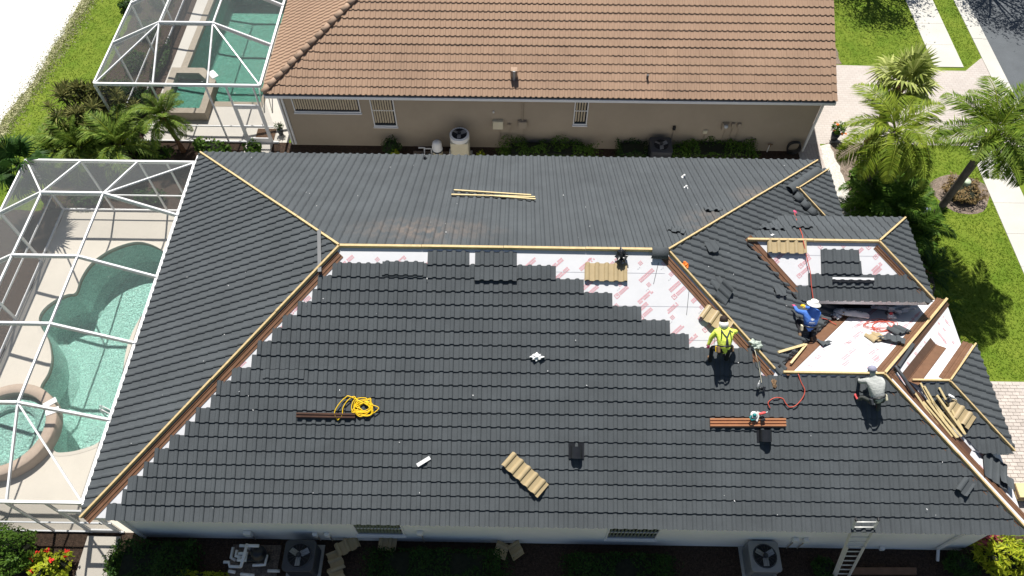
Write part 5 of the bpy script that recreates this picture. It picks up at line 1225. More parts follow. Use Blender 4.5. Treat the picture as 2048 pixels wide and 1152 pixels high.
def belt(t, J, up, pouches, m=M_tan2):
    c = J['pelvis'] + up * .1; ax = up.to_track_quat('Z', 'Y').to_matrix(); q = MB()
    q.tube([c + ax @ Vector((math.cos(a) * .19, math.sin(a) * .175, 0)) for a in [2 * math.pi * i / 20 for i in range(20)]], .024, 6, closed=True); link('tool_belt', q.mesh('tool_belt', M_black, True), t)
    for i, (a, mm) in enumerate(pouches):
        q = MB(); q.box(c + ax @ Vector((math.cos(a) * .215, math.sin(a) * .2, -.09)), (.07, .12, .17), ax @ Matrix.Rotation(a, 3, 'Z')); o = link('tool_pouch', q.mesh('tool_pouch', mm), t); bv = o.modifiers.new('bevel', 'BEVEL'); bv.width = .02; bv.segments = 2
zf = lambda y: S * y                                       # front slope rises with y
# hi-vis worker, bent over by the hip
def stand(sl, px, py, h, off):
    # the hips lie on this sight line, h above the slope
    return hit(px, py, sl.n, sl.n.dot(sl.O) + h * KC) - Vector(off)
base = stand(front, 1450, 699, .68, (.02, -.06, .66))
J = dict(pelvis=(.02, -.06, .66), chest=(0, .31, .92), neck=(-.02, .48, 1.02), head=(-.03, .57, 1.1), crown=(-.03, .63, 1.19), hpl=(-.11, -.06, .60), hpr=(.14, -.06, .60), knl=(-.24, .16, .40), knr=(.23, .14, .40), anl=(-.24, -.1, .06 + zf(-.1)), anr=(.2, -.06, .06 + zf(-.06)), tol=(-.28, .08, .03 + zf(.08)), tor=(.24, .12, .03 + zf(.12)),
         shl=(-.22, .34, .92), shr=(.22, .34, .92), ell=(-.32, .27, .7), elr=(.36, .42, .78), wrl=(-.35, .16, .54), wrr=(.26, .56, .64))
mp = dict(sh=M_lime, pants=M_pants, skin=M_skin, hair=M_hair, glovel=M_pink, glover=M_pink, shoel=M_tan2, shoer=M_tan2)
t, em, J, (up, f0, sd) = person(base, 'person in a hi-vis lime jersey with harness bending over the hip board', J, mp)
bv = (J['chest'] - J['pelvis']).normalized(); belt(t, J, bv, [(R(200), M_tan2), (R(250), M_dgrey), (R(330), M_yel), (R(20), M_tan2)])
bt = BVHTree.FromPolygons([v.co for v in em.vertices], [p.vertices[:] for p in em.polygons])
bn = Vector((0, -1, .5)).normalized()
def onback(p, lift=.008):
    h = bt.ray_cast(p + bn * .6, -bn); return (h[0] + bn * lift) if h[0] else p
q = MB()
cx = J['chest'] + Vector((0, -.1, .05))
for line in ([(-.14, .0, .16), (-.06, 0, .04), (.03, 0, -.06), (.06, 0, -.2), (.08, 0, -.34)], [(.15, 0, .16), (.08, 0, .04), (.03, 0, -.06), (.02, 0, -.2), (.03, 0, -.34)]): 
    pts = [onback(cx + Vector(p), .012) for p in spline(line, 4)]; q.tube(pts, .02, 5)
link('harness', q.mesh('harness', M_dgrey, True), t)
q = MB(); hd = J['head'] + up * .03; ax = up.to_track_quat('Z', 'Y').to_matrix(); q.lathe([(.108, -.03), (.112, .02), (.09, .08), (.04, .11), (.001, .115)], hd, 14, ax=ax); link('cap', q.mesh('cap', M_hair, True), t)
q = MB(); q.lathe([(.11, 0), (.13, -.06), (.12, -.14), (.06, -.2)], J['head'] - up * .02 - f0 * .03, 14, ax=ax); link('neck_shade', q.mesh('neck_shade', M_hat, True), t)
# grey-shirted worker crouching below the wing hip
fx = front.at(*front.px(1708, 797), .06); base = stand(front, 1757, 800, .55, (.06, -.04, .53)); lf = fx - base
J = dict(pelvis=(.06, -.04, .53), chest=(-.06, .32, .84), neck=(-.12, .48, .94), head=(-.15, .57, 1.02), crown=(-.16, .63, 1.11), hpl=(-.08, -.04, .48), hpr=(.17, -.04, .48), knl=(-.26, .14, .36), knr=(.25, .2, .38), anl=(lf.x + .06, lf.y - .06, lf.z + .04), anr=(.22, -.12, .08 + zf(-.12)), tol=(lf.x, lf.y + .12, lf.z + .06), tor=(.26, .06, .06 + zf(.06)),
         shl=(-.25, .38, .83), shr=(.14, .32, .83), ell=(-.36, .44, .64), elr=(.22, .52, .66), wrl=(-.3, .56, .5), wrr=(.08, .62, .54))
mp = dict(sh=M_gjer, pants=M_jeans, skin=M_skin, hair=M_cap, glovel=M_dgrey, glover=M_dgrey, shoel=M_red, shoer=M_red)
t, em, J, (up, f0, sd) = person(base, 'person in a grey jersey and lilac cap crouching under the wing hip', J, mp)
bv = (J['chest'] - J['pelvis']).normalized(); belt(t, J, bv, [(R(180), M_beige), (R(225), M_tan2), (R(270), M_hat), (R(315), M_tan2), (R(0), M_dgrey)])
ax = up.to_track_quat('Z', 'Y').to_matrix(); q = MB(); q.lathe([(.112, -.02), (.116, .03), (.095, .085), (.04, .115), (.001, .12)], J['head'] + up * .03, 16, ax=ax); link('cap', q.mesh('cap', M_cap, True), t)
q = MB(); q.box(J['head'] + up * .02 + f0 * .14, (.15, .11, .012), ax); link('cap_brim', q.mesh('cap_brim', M_cap), t)
# blue-shirted worker kneeling at the entry valley
base = stand(right, 1617, 656, .32, (.04, -.1, .30)); zr = lambda x: -S * x
J = dict(pelvis=(.06, -.1, .30), chest=(.06, .14, .66), neck=(.06, .27, .80), head=(.08, .33, .9), crown=(.08, .37, 1.0), hpl=(-.06, -.1, .26), hpr=(.18, -.1, .26), knl=(-.2, .22, .14 + zr(-.2)), knr=(.22, .2, .14 + zr(.22)), anl=(-.2, -.18, .1 + zr(-.2)), anr=(.2, -.2, .1 + zr(.2)), tol=(-.2, -.32, .06 + zr(-.2)), tor=(.2, -.34, .06 + zr(.2)),
         shl=(-.15, .18, .67), shr=(.27, .16, .67), ell=(-.27, .33, .52), elr=(.3, .36, .5), wrl=(-.28, .52, .44), wrr=(.02, .5, .5))
mp = dict(sh=M_blue, pants=M_pants, skin=M_skin, hair=M_hair, glovel=M_pink, glover=M_yel, shoel=M_tan2, shoer=M_tan2)
t, em, J, (up, f0, sd) = person(base, 'person in a blue printed jersey and white hat kneeling by the entry valley', J, mp)
ax = up.to_track_quat('Z', 'Y').to_matrix(); q = MB(); q.lathe([(.2, -.035), (.2, -.028), (.118, .0), (.112, .06), (.1, .09), (.001, .1)], J['head'] + up * .04, 20, ax=ax); link('hat', q.mesh('hat', M_hat, True), t)
belt(t, J, (J['chest'] - J['pelvis']).normalized(), [(R(180), M_dgrey), (R(0), M_beige)])
bt = BVHTree.FromPolygons([v.co for v in em.vertices], [p.vertices[:] for p in em.polygons]); bn = Vector((0, -1, .75)).normalized()
be = J['belly'] + Vector((0, 0, .06)); q = MB(); bx2, by2 = Vector((1, 0, 0)), Vector((0, .6, .8))
cpt = onback(be + by2 * .06); n = 9; ring = []
for i in range(2 * n): a = 2 * math.pi * i / (2 * n); r_ = .075 if i % 2 == 0 else .03; ring.append(onback(be + by2 * .06 + bx2 * math.cos(a) * r_ + by2 * math.sin(a) * r_ * .8))
q.add([cpt] + ring, [(0, 1 + i, 1 + (i + 1) % (2 * n)) for i in range(2 * n)])
for ln, nn, hh in ((-.035, 8, .016), (-.075, 9, .007)):
    for i in range(nn):
        x = (i - nn / 2 + .5) * .022; P = [onback(be + bx2 * (x + a * .009) + by2 * (ln + b * hh)) for a, b in ((-1, -1), (1, -1), (1, 1), (-1, 1))]; q.add(P, [(0, 1, 2, 3)])
link('shirt_print', q.mesh('shirt_print', M_lt), t)
# ---------------------------------------------------------------- vegetation
M_core = mat("dark_core", (.018, .022, .012), .95, .4, 10)
def frond_mesh(name, ln, nl, lf, wid, droop, m, seed, vee=.35, m_r=None):
    rr = random.Random(seed); q = MB(); pts = []
    for i in range(13):
        t = i / 12; a = droop * t * t * 1.1; pts.append(Vector((ln * (t - droop * .22 * t ** 3), rr.uniform(-.01, .01), ln * (.16 * t - droop * .62 * t ** 2.2))))
    q.tube(pts, [.022 * (1 - .8 * i / 12) + .004 for i in range(13)], 4, m=1)
    for k in range(nl):
        t = .14 + .86 * k / nl; i = min(11, int(t * 12)); f = t * 12 - i; p = pts[i].lerp(pts[i + 1], f); d = (pts[i + 1] - pts[i]).normalized()
        L = lf * (math.sin(math.pi * min(1, t * .9 + .1)) ** .6) * rr.uniform(.85, 1.1)
        for sg in (-1, 1):
            sd = Vector((0, sg, 0)); dirv = (d * rr.uniform(.45, .8) + sd * 1 + Vector((0, 0, vee * rr.uniform(.2, 1.2) - .15))).normalized()
            tip = p + dirv * L + Vector((0, 0, -L * rr.uniform(.12, .5))); mid = p + dirv * L * .5; w = d * wid * rr.uniform(.8, 1.2)
            q.add([p, mid - w + Vector((0, 0, .006)), tip, mid + w], [(0, 1, 2, 3)])
    return q.mesh(name, [m, m_r or L_palmy])
def fan_mesh(name, pet, rad, m, seed):
    rr = random.Random(seed); q = MB(); q.tube([(0, 0, 0), (pet * .5, 0, pet * .1), (pet, 0, 0)], [.02, .015, .012], 4, m=1)
    c = Vector((pet, 0, 0)); n = 26
    for i in range(n):
        a = R(-150 + 300 * i / (n - 1)); d = Vector((math.cos(a), math.sin(a), .18 - .35 * abs(a) / 2.6)); L = rad * (1 - .25 * abs(a) / 2.6) * rr.uniform(.85, 1.08)
        s_ = Vector((-math.sin(a), math.cos(a), 0)) * rad * .055
        mid = c + d * L * .55; tip = c + d * L + Vector((0, 0, -L * rr.uniform(.15, .5))); q.add([c + Vector((0, 0, rr.uniform(0, .01))), mid - s_, tip, mid + s_ + Vector((0, 0, .02))], [(0, 1, 2, 3)])
    return q.mesh(name, [m, m])
def palm(name, loc, h, tr, fronds, n, label, cat='palm', lean=(0, 0), el=(75, -35), sc=1., boot=None, mt=M_trunk, group=None, seed=1, trunks=True, az0=0):
    rr = random.Random(seed); loc = Vector(loc); t = thing(name, loc, label, cat, group); top = Vector((lean[0], lean[1], h))
    q = MB(); k = 10; q.tube([Vector((lean[0] * (i / k) ** 1.4, lean[1] * (i / k) ** 1.4, h * i / k)) for i in range(k + 1)], [tr * (1.25 - .35 * min(1, i / 3)) * (1 + .05 * (i % 2)) for i in range(k + 1)], 10); link('trunk', q.mesh('trunk', mt, True), t)
    if boot:
        q = MB(); q.tube([top * (1 - boot / max(h, .1)), top * (1 - boot * .4 / max(h, .1)), top], [tr * 1.1, tr * 1.75, tr * 1.1], 10); link('crown_shaft', q.mesh('crown_shaft', M_bark, True), t)
    for i in range(n):
        f = i / max(1, n - 1); e = R(el[0] + (el[1] - el[0]) * f + rr.uniform(-8, 8)); a = az0 + i * 2.39996 + rr.uniform(-.25, .25)
        o = link('frond', fronds[i % len(fronds)], t); s_ = sc * rr.uniform(.85, 1.1)
        o.matrix_basis = Matrix.Translation(top + Vector((0, 0, -.15 * f))) @ Matrix.Rotation(a, 4, 'Z') @ Matrix.Rotation(-e, 4, 'Y') @ Matrix.Rotation(rr.uniform(-.4, .4), 4, 'X') @ Matrix.Scale(s_, 4)
    return t
FQ = [frond_mesh('frond', 2.3, 72, .66, .022, d, L_palm, i, m_r=L_palmy) for i, d in enumerate((.8, 1.05, .65))]
FY = [frond_mesh('frond', 2.2, 72, .64, .022, d, L_palmy, i + 5) for i, d in enumerate((1.05, 1.3, .9))]
FP = [frond_mesh('frond', 1.25, 44, .32, .018, d, L_areca, i + 9, m_r=L_palmy) for i, d in enumerate((.7, 1., .5))]
FG = [frond_mesh('frond', 1.6, 40, .46, .03, d, L_mid, i + 34, m_r=L_mid) for i, d in enumerate((.7, 1.0))]
FA = [frond_mesh('frond', 1.5, 40, .44, .026, d, L_areca, i + 14, m_r=L_palmy) for i, d in enumerate((.6, .9, .4))]
FC = [frond_mesh('frond', 1.1, 40, .22, .012, d, L_dark, i + 19, m_r=L_mid) for i, d in enumerate((.5, .8))]
FF = [fan_mesh('frond', .55, .72, L_fan, i) for i in range(3)]
FD = [fan_mesh('frond', .6, .65, L_dark, i + 4) for i in range(2)]
# street-side palms
palm('queen_palm', (27.15, 12.2, 0), 5.5, .15, FQ, 24, 'queen palm with grey trunk rising beside the mounded bed', boot=.9, seed=3, el=(65, -2), sc=.95)
pq = Zp(1792, 262, 3.9); palm('queen_palm', (pq.x, pq.y, 0), 3.9, .14, FY, 21, 'yellow-green feather palm between the walkway and the drive', seed=8, el=(62, -30))
for i, (x, y, h, s_) in enumerate(((25.15, 12.9, .9, 1.0), (25.9, 12.5, 1.0, 1.1), (26.55, 11.9, .8, 1.0), (25.5, 13.7, .9, .9))): palm('areca_palm', (x, y, 0), h, .08, FG, 16, ['dark bushy palm next to the rock border', 'dark bushy palm under the yellow-green palm', 'dark bushy palm beside the queen palm trunk', 'dark bushy palm in the bare mulch'][i], seed=120 + i, el=(75, -25), sc=s_, group='dark bushy palms behind the entry roof')
pq = Zp(1806, 165, 3.3); palm('sabal_palm', (pq.x, pq.y, 0), 3.3, .2, FF, 22, 'fan palm with shaggy pale crown over the paver drive', mt=M_bark, seed=5, el=(80, -40), sc=1.3)
pc = Zp(38, 330, 2.4); palm('fan_palm', (pc.x, pc.y, 0), 2.4, .14, FD, 16, 'dark fan palm at the corner of the pool cage', seed=6, el=(75, -50), sc=1.1)
# pool-side palms
pt = Zp(322, 232, 1.9); palm('date_palm', (pt.x + .25, pt.y - .1, 0), 1.9, .09, FP, 22, 'pygmy date palm in front of the neighbour cage', lean=(-.25, .1), boot=.5, seed=11, el=(80, -40), mt=M_bark, sc=1.05)
for i, (px, py, h, lb, s_) in enumerate(((160, 292, 1.1, 'bushy feather palm, leftmost between the two cages', 1.1), (238, 288, 1.2, 'bushy feather palm, middle one between the two cages', 1.15), (108, 300, .7, 'low feather palm at the lawn edge', .8))):
    p = Zp(px, py, h); palm('areca_palm', (p.x, p.y, 0), h, .07, FA, 18, lb, seed=20 + i, el=(80, -20), sc=s_, group='bushy palms between the cages')
def rosette_mesh(seed, m, n=26, ln=.42):
    rr = random.Random(seed); q = MB()
    for i in range(n):
        a = i * 2.4; e = R(80 - 85 * i / n); d = Vector((math.cos(a) * math.cos(e), math.sin(a) * math.cos(e), math.sin(e))); L = ln * rr.uniform(.8, 1.1); s_ = Vector((-math.sin(a), math.cos(a), 0)) * .03
        q.add([Vector((0, 0, 0)), d * L * .5 - s_, d * L + Vector((0, 0, -.06)), d * L * .5 + s_], [(0, 1, 2, 3)])
    return q.mesh('rosette', m)
RS = [rosette_mesh(i, L_rib) for i in range(3)]
p = Zp(192, 232, 1.3); t = thing('dracaena', (p.x, p.y, 0), 'clump of spiky striped dracaena beside the neighbour cage', 'shrub'); rr = random.Random(7)
for i in range(85):
    bx3 = Vector((rr.uniform(-1.1, 1.1), rr.uniform(-1.0, .9), 0)); h = rr.uniform(.6, 2.3); tp = bx3 * 1.15 + Vector((rr.uniform(-.15, .15), rr.uniform(-.15, .15), h)); q = MB(); q.tube([bx3 * .7, tp], .03, 5); link('stem', q.mesh('stem', M_trunk), t)
    o = link('rosette', RS[i % 3], t); o.matrix_basis = Matrix.Translation(tp) @ Matrix.Rotation(rr.uniform(0, 6), 4, 'Z') @ Matrix.Rotation(rr.uniform(-.5, .5), 4, 'X') @ Matrix.Scale(rr.uniform(.95, 1.35), 4)
def leaves(q, n, fn, size, rr, asp=.45, up=.5):
    for _ in range(n):
        p, nrm = fn(rr); nrm = (nrm + Vector((rr.uniform(-1, 1), rr.uniform(-1, 1), rr.uniform(-.6, 1) + up * .4)) * .9).normalized(); tv = nrm.orthogonal().normalized(); tv.rotate(Matrix.Rotation(rr.uniform(0, 6.28), 3, nrm)); bvv = nrm.cross(tv); L = size * rr.uniform(.6, 1.25)
        q.add([p - tv * L * .5, p - bvv * L * asp * .5, p + tv * L * .5, p + bvv * L * asp * .5], [(0, 1, 2, 3)])
def bush(loc, r, n, size, m, label, name='shrub', cat='shrub', group=None, flowers=None, seed=1, box=False, asp=.45, core=True, lump=.18):
    rr = random.Random(seed); loc = Vector(loc); t = thing(name, loc, label, cat, group); q = MB(); ph = [rr.uniform(0, 6) for _ in range(6)]
    def fn(rr):
        if box:
            s_ = rr.random(); x, y, z = rr.uniform(-1, 1), rr.uniform(-1, 1), rr.uniform(.05, 1)
            if s_ < .6: z = 1 - abs(rr.gauss(0, .14)); nv = Vector((0, 0, 1))
            elif s_ < .8: y = rr.choice((-1, 1)) * (1 + rr.gauss(0, .09)); nv = Vector((0, y, .2))
            else: x = rr.choice((-1, 1)) * (1 + rr.gauss(0, .09)); nv = Vector((x, 0, .2))
            k = 1 + .3 * math.sin(x * r[0] * 3.1 + ph[0]) * math.cos(y * r[1] * 4 + ph[1]) + .12 * math.sin(x * r[0] * 8 + ph[2]); return Vector((x * r[0], y * r[1], z * r[2] * k)), nv
        v = Vector((rr.gauss(0, 1), rr.gauss(0, 1), rr.gauss(0, 1))).normalized(); v.z = abs(v.z) if rr.random() < .8 else v.z * .5
        k = 1 + lump * (math.sin(v.x * 5 + ph[0]) * math.sin(v.y * 5 + ph[1]) + math.sin(v.z * 6 + ph[2]) * .6); k *= (1 - abs(rr.gauss(0, .16)))
        return Vector((v.x * r[0] * k, v.y * r[1] * k, r[2] * (.5 + .5 * v.z) * k if v.z > -.4 else r[2] * .2)), v
    leaves(q, n, fn, size, rr, asp); link('foliage', q.mesh('foliage', m), t)
    if core:
        bm = bmesh.new(); bmesh.ops.create_icosphere(bm, subdivisions=2, radius=1)
        for v in bm.verts:
            c = v.co
            if box: c = Vector([max(-1, min(1, a * 1.7)) for a in c])
            v.co = Vector((c.x * r[0] * .8, c.y * r[1] * .8, r[2] * (.42 + .42 * c.z)))
        me = bpy.data.meshes.new('dark_core'); bm.to_mesh(me); bm.free(); me.materials.append(M_core); link('dark_core', me, t)  # solid near-black blob filling the inside of the shrub
    else:
        q = MB()
        for i in range(7): q.tube([(0, 0, 0), (rr.uniform(-.6, .6) * r[0], rr.uniform(-.6, .6) * r[1], r[2] * .75)], .02, 5)
        link('stems', q.mesh('stems', M_trunk), t)
    if flowers:
        mf, nf_, sf = flowers
        for i in range(nf_):
            q = MB(); p, v = fn(rr); p = p + v * .05
            for k in range(14): leaves(q, 1, lambda r_: (p + Vector((r_.uniform(-1, 1), r_.uniform(-1, 1), r_.uniform(-.5, 1))) * sf * .5, Vector((0, 0, 1))), sf * .7, rr, .8)
            link('flower', q.mesh('flower', mf), t)
    return t

# near corner shrubs
p = Zp(20, 1100, .7); bush((p.x - .15, p.y, 0), (.85, .75, 1.25), 3600, .11, L_mid, 'round clipped green shrub at the near pool-cage corner', seed=31)
p = Zp(92, 1132, .6); bush((p.x, p.y, 0), (.62, .5, .8), 900, .15, L_lime, 'low shrub with red flower heads beside the garden path', seed=32, flowers=(M_rflow, 12, .12), asp=.5)
p = Zp(300, 1118, .5); bush((p.x + .1, p.y - .05, 0), (1.1, .55, .7), 3000, .1, L_dark, 'dark clipped hedge along the shaded front wall beside the path', 'hedge', 'hedge', seed=33, box=True)
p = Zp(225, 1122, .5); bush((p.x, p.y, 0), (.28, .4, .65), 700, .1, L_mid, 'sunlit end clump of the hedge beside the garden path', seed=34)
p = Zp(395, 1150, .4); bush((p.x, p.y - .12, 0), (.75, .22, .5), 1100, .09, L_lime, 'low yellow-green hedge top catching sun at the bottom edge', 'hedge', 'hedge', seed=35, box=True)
p = Zp(870, 1130, .4); bush((p.x, p.y, 0), (1.9, .45, .55), 3800, .09, L_dark, 'shaded clipped hedge between the tan scraps on the ground', 'hedge', 'hedge', seed=36, box=True)  # dark leaf picked so the hedge's shade is in its colour
p = Zp(1240, 1135, .4); bush((p.x, p.y, 0), (1.5, .4, .5), 2800, .09, L_dark, 'shaded clipped hedge left of the light grey condenser', 'hedge', 'hedge', seed=37, box=True)  # shade put into the leaf colour here as well
p = Zp(1650, 1135, .3); bush((p.x, p.y, 0), (.4, .35, .45), 700, .09, L_dark, 'small dark shrub left of the ladder foot', seed=38)
p = Zp(2010, 1112, .5); bush((p.x, p.y, 0), (.85, .55, .95), 1500, .26, L_lime, 'yellow-green croton shrub at the near driveway corner', seed=39, asp=.2, core=True)
p = Zp(1925, 1120, .4); bush((p.x, p.y - .1, 0), (.5, .4, .6), 800, .2, L_dark, 'dark strappy shrub beside the white downspout', seed=40, asp=.16)
p = Zp(1985, 1078, .8); bush((p.x, p.y, 0), (.35, .22, .95), 130, .24, L_red, 'red-leaved cordyline against the house corner', seed=41, asp=.35, core=False)
# between the houses
for i, (px, w, lb) in enumerate(((1095, 1.85, 'foundation hedge under the taupe wall, right of the tall beige unit'), (1265, .6, 'dark foundation shrub just left of the dark grey condenser'), (1440, 1.5, 'foundation hedge under the electric meter'))):
    p = Zp(px, 296, .6); bush((p.x, p.y, 0), (w, .42, .72), int(1500 * w), .1, L_dark if i == 1 else L_mid, lb, 'hedge', 'hedge', seed=50 + i, box=True)
p = Zp(1358, 300, .5); bush((p.x, p.y - .1, 0), (.6, .35, .7), 700, .1, L_mid, 'leafy shrub right of the dark grey condenser', seed=54)
p = Zp(782, 290, .6); bush((p.x, p.y, 0), (.4, .4, .95), 600, .1, L_dark, 'dark upright shrub left of the neighbour pool pump', seed=55)
for i, (px, py) in enumerate(((790, 306), (960, 308))): p = Zp(px, py, .6); bush((p.x, p.y, 0), (.22, .2, .75), 110, .16, L_lime, ['sunlit lime sprig left of the pool pump', 'sunlit lime sprig right of the tall beige unit'][i], seed=56 + i, core=False)
for i, (px, py, w) in enumerate(((300, 300, .9), (425, 293, .8), (505, 293, .35))): p = Zp(px, py, .5); bush((p.x, p.y, 0), (w, .38, .7), int(420 * w) + 120, .16, L_mid, ['leafy low shrub under the pygmy date palm', 'leafy low shrub along the neighbour deck edge', 'leafy low shrub beside the neighbour screen door'][i], seed=60 + i, asp=.6)
p = Zp(400, 286, .6); bush((p.x, p.y, 0), (.3, .3, .8), 160, .17, L_mid, 'upright sprig at the neighbour deck edge', seed=64, core=False, asp=.6)
p = Zp(560, 272, .1); t = bush((1.5, 17.2, .28), (.2, .2, .35), 130, .1, L_dark, 'small potted plant on the neighbour deck corner', seed=65, core=False, name='potted_plant', cat='potted plant'); q = MB(); q.lathe([(.09, -.28), (.13, .0), (.11, .0), (.1, -.02), (.001, -.02)], (0, 0, 0), 12); link('pot', q.mesh('pot', M_dgrey, True), t)
for i, (y_, r_) in enumerate(((17.9, .7), (19.6, .6), (21.4, .75), (23.6, .7), (26.0, .8))): bush((-5.9, y_, 0), (.55, r_, .55), 650, .13, L_dark, ['dark low shrub outside the neighbour cage, nearest the dracaena', 'dark low shrub outside the neighbour cage, second from the dracaena', 'dark low shrub outside the neighbour cage, third from the dracaena', 'dark low shrub outside the neighbour cage, fourth from the dracaena', 'dark low shrub outside the neighbour cage, farthest from the dracaena'][i], seed=140 + i)
bush((-4.75, 18.6, 0), (.35, 1.1, .8), 900, .13, L_dark, 'dark shrub inside the neighbour cage behind the square spa', seed=66)
bush((-4.7, 21.5, 0), (.3, 1.4, .6), 700, .13, L_dark, 'low dark planting along the neighbour cage wall', seed=67)
for i, (px, py) in enumerate(((258, 8), (232, 74))): p = Zp(px, py, .3); bush((p.x, p.y, 0), ((.55, .4, .5), (.22, .22, .3))[i], (600, 160)[i], .14, L_dark, ['dark shrub on the lawn at the top edge beside the neighbour cage', 'tiny dark shrub on the lawn beside the neighbour cage'][i], seed=68 + i)
for i, (x, y, r_) in enumerate(((-5.4, 13.3, .7), (-3.0, 13.45, .75), (-1.2, 13.5, .6))): bush((x, y, 0), (r_, .35, .5), 500, .13, L_dark, ['dark ground-cover shrub behind the main cage, far left', 'dark ground-cover shrub behind the main cage, middle', 'dark ground-cover shrub behind the main cage, near the roof corner'][i], seed=72 + i)
# street side beds
bush((25.9, 13.2, 0), (.95, 1.0, .9), 1400, .2, L_dark, 'dark leafy mass under the yellow-green palm', seed=80, asp=.5)
bush((25.35, 14.9, 0), (.42, .5, .7), 420, .17, L_mid, 'bright leafy shrub on the bare mulch by the rock border', seed=81, asp=.5)
def cycad(loc, n, label, fr, seed, sc, h=.35, el=(75, -5)): return palm('cycad', loc, h, .12, fr, n, label, 'cycad', el=el, sc=sc, seed=seed, mt=M_bark)
cycad((25.5, 12.1, 0), 16, 'dark cycad by the walkway end of the entry roof', FC, 82, 1.25); cycad((26.4, 11.4, 0), 16, 'dark cycad behind the entry roof corner', FC, 83, 1.2); cycad((26.8, 10.3, 0), 14, 'cycad on the lawn edge beside the entry roof', FC, 84, 1.1)
bush((25.3, 11.0, 0), (.6, .5, .8), 400, .22, L_mid, 'glossy broad-leaved shrub tight behind the entry roof', seed=85, asp=.45)
cycad((25.9, 9.4, 0), 18, 'yellow-green arching grass clump right of the entry hip', [frond_mesh('frond', .95, 16, .3, .012, .9, L_palmy, 77)], 86, 1.0, .15)
bush((26.2, 8.2, 0), (.8, .7, .55), 900, .13, L_dark, 'dark ground shrub in the shade beside the wing membrane', seed=87)
cycad((26.75, 7.0, 0), 16, 'lime arching grass clump beside the garage hip', [frond_mesh('frond', .8, 14, .28, .012, .9, L_palmy, 78)], 88, 1.0, .15); cycad((26.95, 8.9, 0), 14, 'arching green grass clump in the palm shade', [frond_mesh('frond', .8, 14, .28, .012, .9, L_mid, 79)], 89, 1.0, .15)
bush((25.7, 7.6, 0), (.45, .5, .3), 300, .1, L_dry, 'dry brown ground cover beside the white wing end', seed=90)
bush((cyc.x, cyc.y - .05, 0), (.8, .7, .5), 1300, .16, L_dry, 'mound of dry brown bromeliads in the round lawn bed', seed=91, asp=.3, lump=.3)
q = MB(); c = Zp(1928, 372, .3); q.lathe([(.17, 0), (.15, .42), (.13, .46), (.001, .47)], (c.x, c.y, .15), 14); lone(q, 'utility_pedestal', mat('pale_green_cap', (.46, .55, .40), .6, .1, 6), 'pale green utility pedestal standing in the dry bromeliads', 'utility pedestal', smooth=True)
t = bush((24.95, 17.35, .3), (.3, .3, .55), 380, .12, L_mid, 'potted shrub with orange flowers on the drive corner', 'potted_plant', 'potted plant', flowers=(M_orange, 5, .1), seed=92, core=False); q = MB(); q.lathe([(.13, -.3), (.19, .02), (.16, .02), (.15, -.03), (.001, -.03)], (0, 0, 0), 14); link('pot', q.mesh('pot', M_dgrey, True), t)
bush((24.05, 22.9, 0), (.28, .6, .6), 420, .17, L_mid, 'leafy green shrub beside the terracotta roof edge', seed=93)
for i, (x, y) in enumerate(((24.9, 25.2), (25.3, 26.6))): cycad((x, y, 0), 14, ['cycad in the bare bed beside the terracotta roof', 'cycad at the top edge beside the terracotta roof'][i], FC, 94 + i, 1.1)
bx4 = Zp(1856, 418, .1); q = MB(); q.bx(bx4.x - .15, bx4.x + .15, bx4.y - .12, bx4.y + .12, 0, .05); lone(q, 'valve_box', mat('grey_blue_lid', (.2, .24, .3), .7, .1, 6), 'grey-blue valve box lid in the lawn beside the palm trunk', 'valve box')
# shade trees beyond the top edge, whose shadows fall on the sidewalk and road
def tree(loc, h, r, n, label, seed):
    rr = random.Random(seed); loc = Vector(loc); t = thing('oak_tree', loc, label, 'tree', 'street trees beyond the top edge'); q = MB(); q.tube([(0, 0, 0), (.05, 0, h * .3), (0, .05, h * .55)], [.2, .15, .1], 8)
    cl = []
    for i in range(11):
        a = i * 2.4; e = rr.uniform(.15, .9); c = Vector((math.cos(a) * r * (1 - e * .5) * rr.uniform(.45, .95), math.sin(a) * r * (1 - e * .5) * rr.uniform(.45, .95), h * (.55 + .4 * e))); cl.append(c); q.tube([(0, 0, h * .45), c * .6 + Vector((0, 0, h * .2)), c], [.08, .05, .02], 5)
    link('trunk', q.mesh('trunk', M_trunk, True), t); q = MB()
    for c in cl:
        def fn(r_): v = Vector((r_.gauss(0, 1), r_.gauss(0, 1), r_.gauss(0, .7))) * r * .2; return c + v, v.normalized()
        leaves(q, n // 11, fn, .16, rr, .5)
    link('crown', q.mesh('crown', L_mid), t)
tree((28.6, 28.6, 0), 6., 2.6, 5200, 'street tree shading the lawn beside the far sidewalk', 1); tree((34.6, 28.9, 0), 6.5, 2.7, 5200, 'street tree shading the road at the top edge', 2); tree((25.2, 29.3, 0), 5.5, 1.9, 3000, 'street tree shading the bare bed by the terracotta roof', 3)
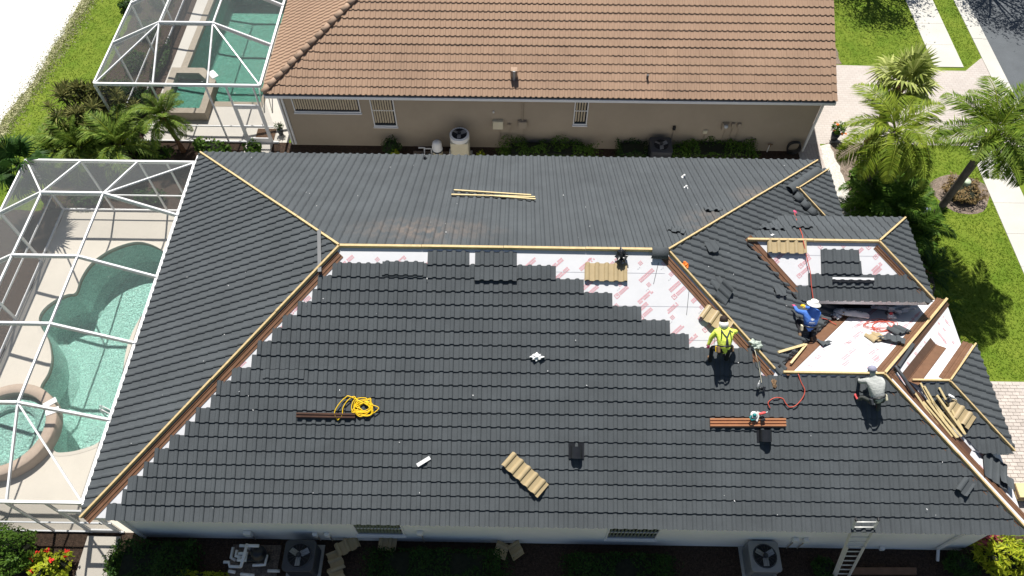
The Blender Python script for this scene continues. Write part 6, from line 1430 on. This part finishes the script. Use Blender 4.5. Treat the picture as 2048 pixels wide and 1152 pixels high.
# grass blades over the lawns
rr = random.Random(99); q = MB()
def inpoly(x, y, P):
    c = False
    for (x0, y0), (x1, y1) in zip(P, P[1:] + P[:1]):
        if (y0 > y) != (y1 > y) and x < (x1 - x0) * (y - y0) / (y1 - y0) + x0: c = not c
    return c
lawns = [([(-11.0, 12.8), (-5.2, 12.8), (-5.2, 30), (-9.6, 30)], 95), ([(26.6, 6.05), (30.52, 6.05), (30.52, 17), (26.3, 17), (26.6, 13), (27.2, 10), (27.1, 6.05)], 150), ([(26.3, 22.1), (30.52, 22.0), (30.52, 30), (26.3, 30)], 110), ([(31.9, 21.9), (32.9, 22.7), (32.9, 30), (31.9, 30)], 110)]
for P, dens in lawns:
    xa, xb = min(p[0] for p in P), max(p[0] for p in P); ya, yb2 = min(p[1] for p in P), max(p[1] for p in P)
    for _ in range(int((xb - xa) * (yb2 - ya) * dens * 2.2)):
        x, y = rr.uniform(xa, xb), rr.uniform(ya, yb2)
        if not inpoly(x, y, P) or (Vector((x, y)) - cyc.to_2d()).length < 1.1: continue
        a = rr.uniform(0, 6.28); h = rr.uniform(.02, .05); dx, dy = math.cos(a) * .016, math.sin(a) * .016; lx, ly = rr.uniform(-.09, .09), rr.uniform(-.09, .09)
        q.add([(x - dx, y - dy, .0), (x + dx, y + dy, .0), (x + lx, y + ly, h)], [(0, 1, 2)])
dq = MB()
for _ in range(9000):
    k = rr.random(); a = rb[0].lerp(rb[3], k) if k < 1 else rb[3]; y = rr.uniform(12, 30)
    xe = np.interp(y, [rb[3].y, rb[2].y, rb[1].y, rb[0].y, 32], [rb[3].x, rb[2].x, rb[1].x, rb[0].x, -9.6]); x = xe + rr.gauss(.25, .28); h = rr.uniform(.02, .05); a = rr.uniform(0, 6.28); dx, dy = math.cos(a) * .035, math.sin(a) * .035
    dq.add([(x - dx, y - dy, .0), (x + dx, y + dy, .0), (x + rr.uniform(-.06, .06), y + rr.uniform(-.06, .06), h)], [(0, 1, 2)])
o = dq.build('dry_grass', L_drygrass); tag(o, 'dry straw-coloured grass fringe along the white sand path', 'grass', kind='stuff')
o = q.build('grass', L_grass); tag(o, 'short green lawn grass around both houses', 'grass', kind='stuff')
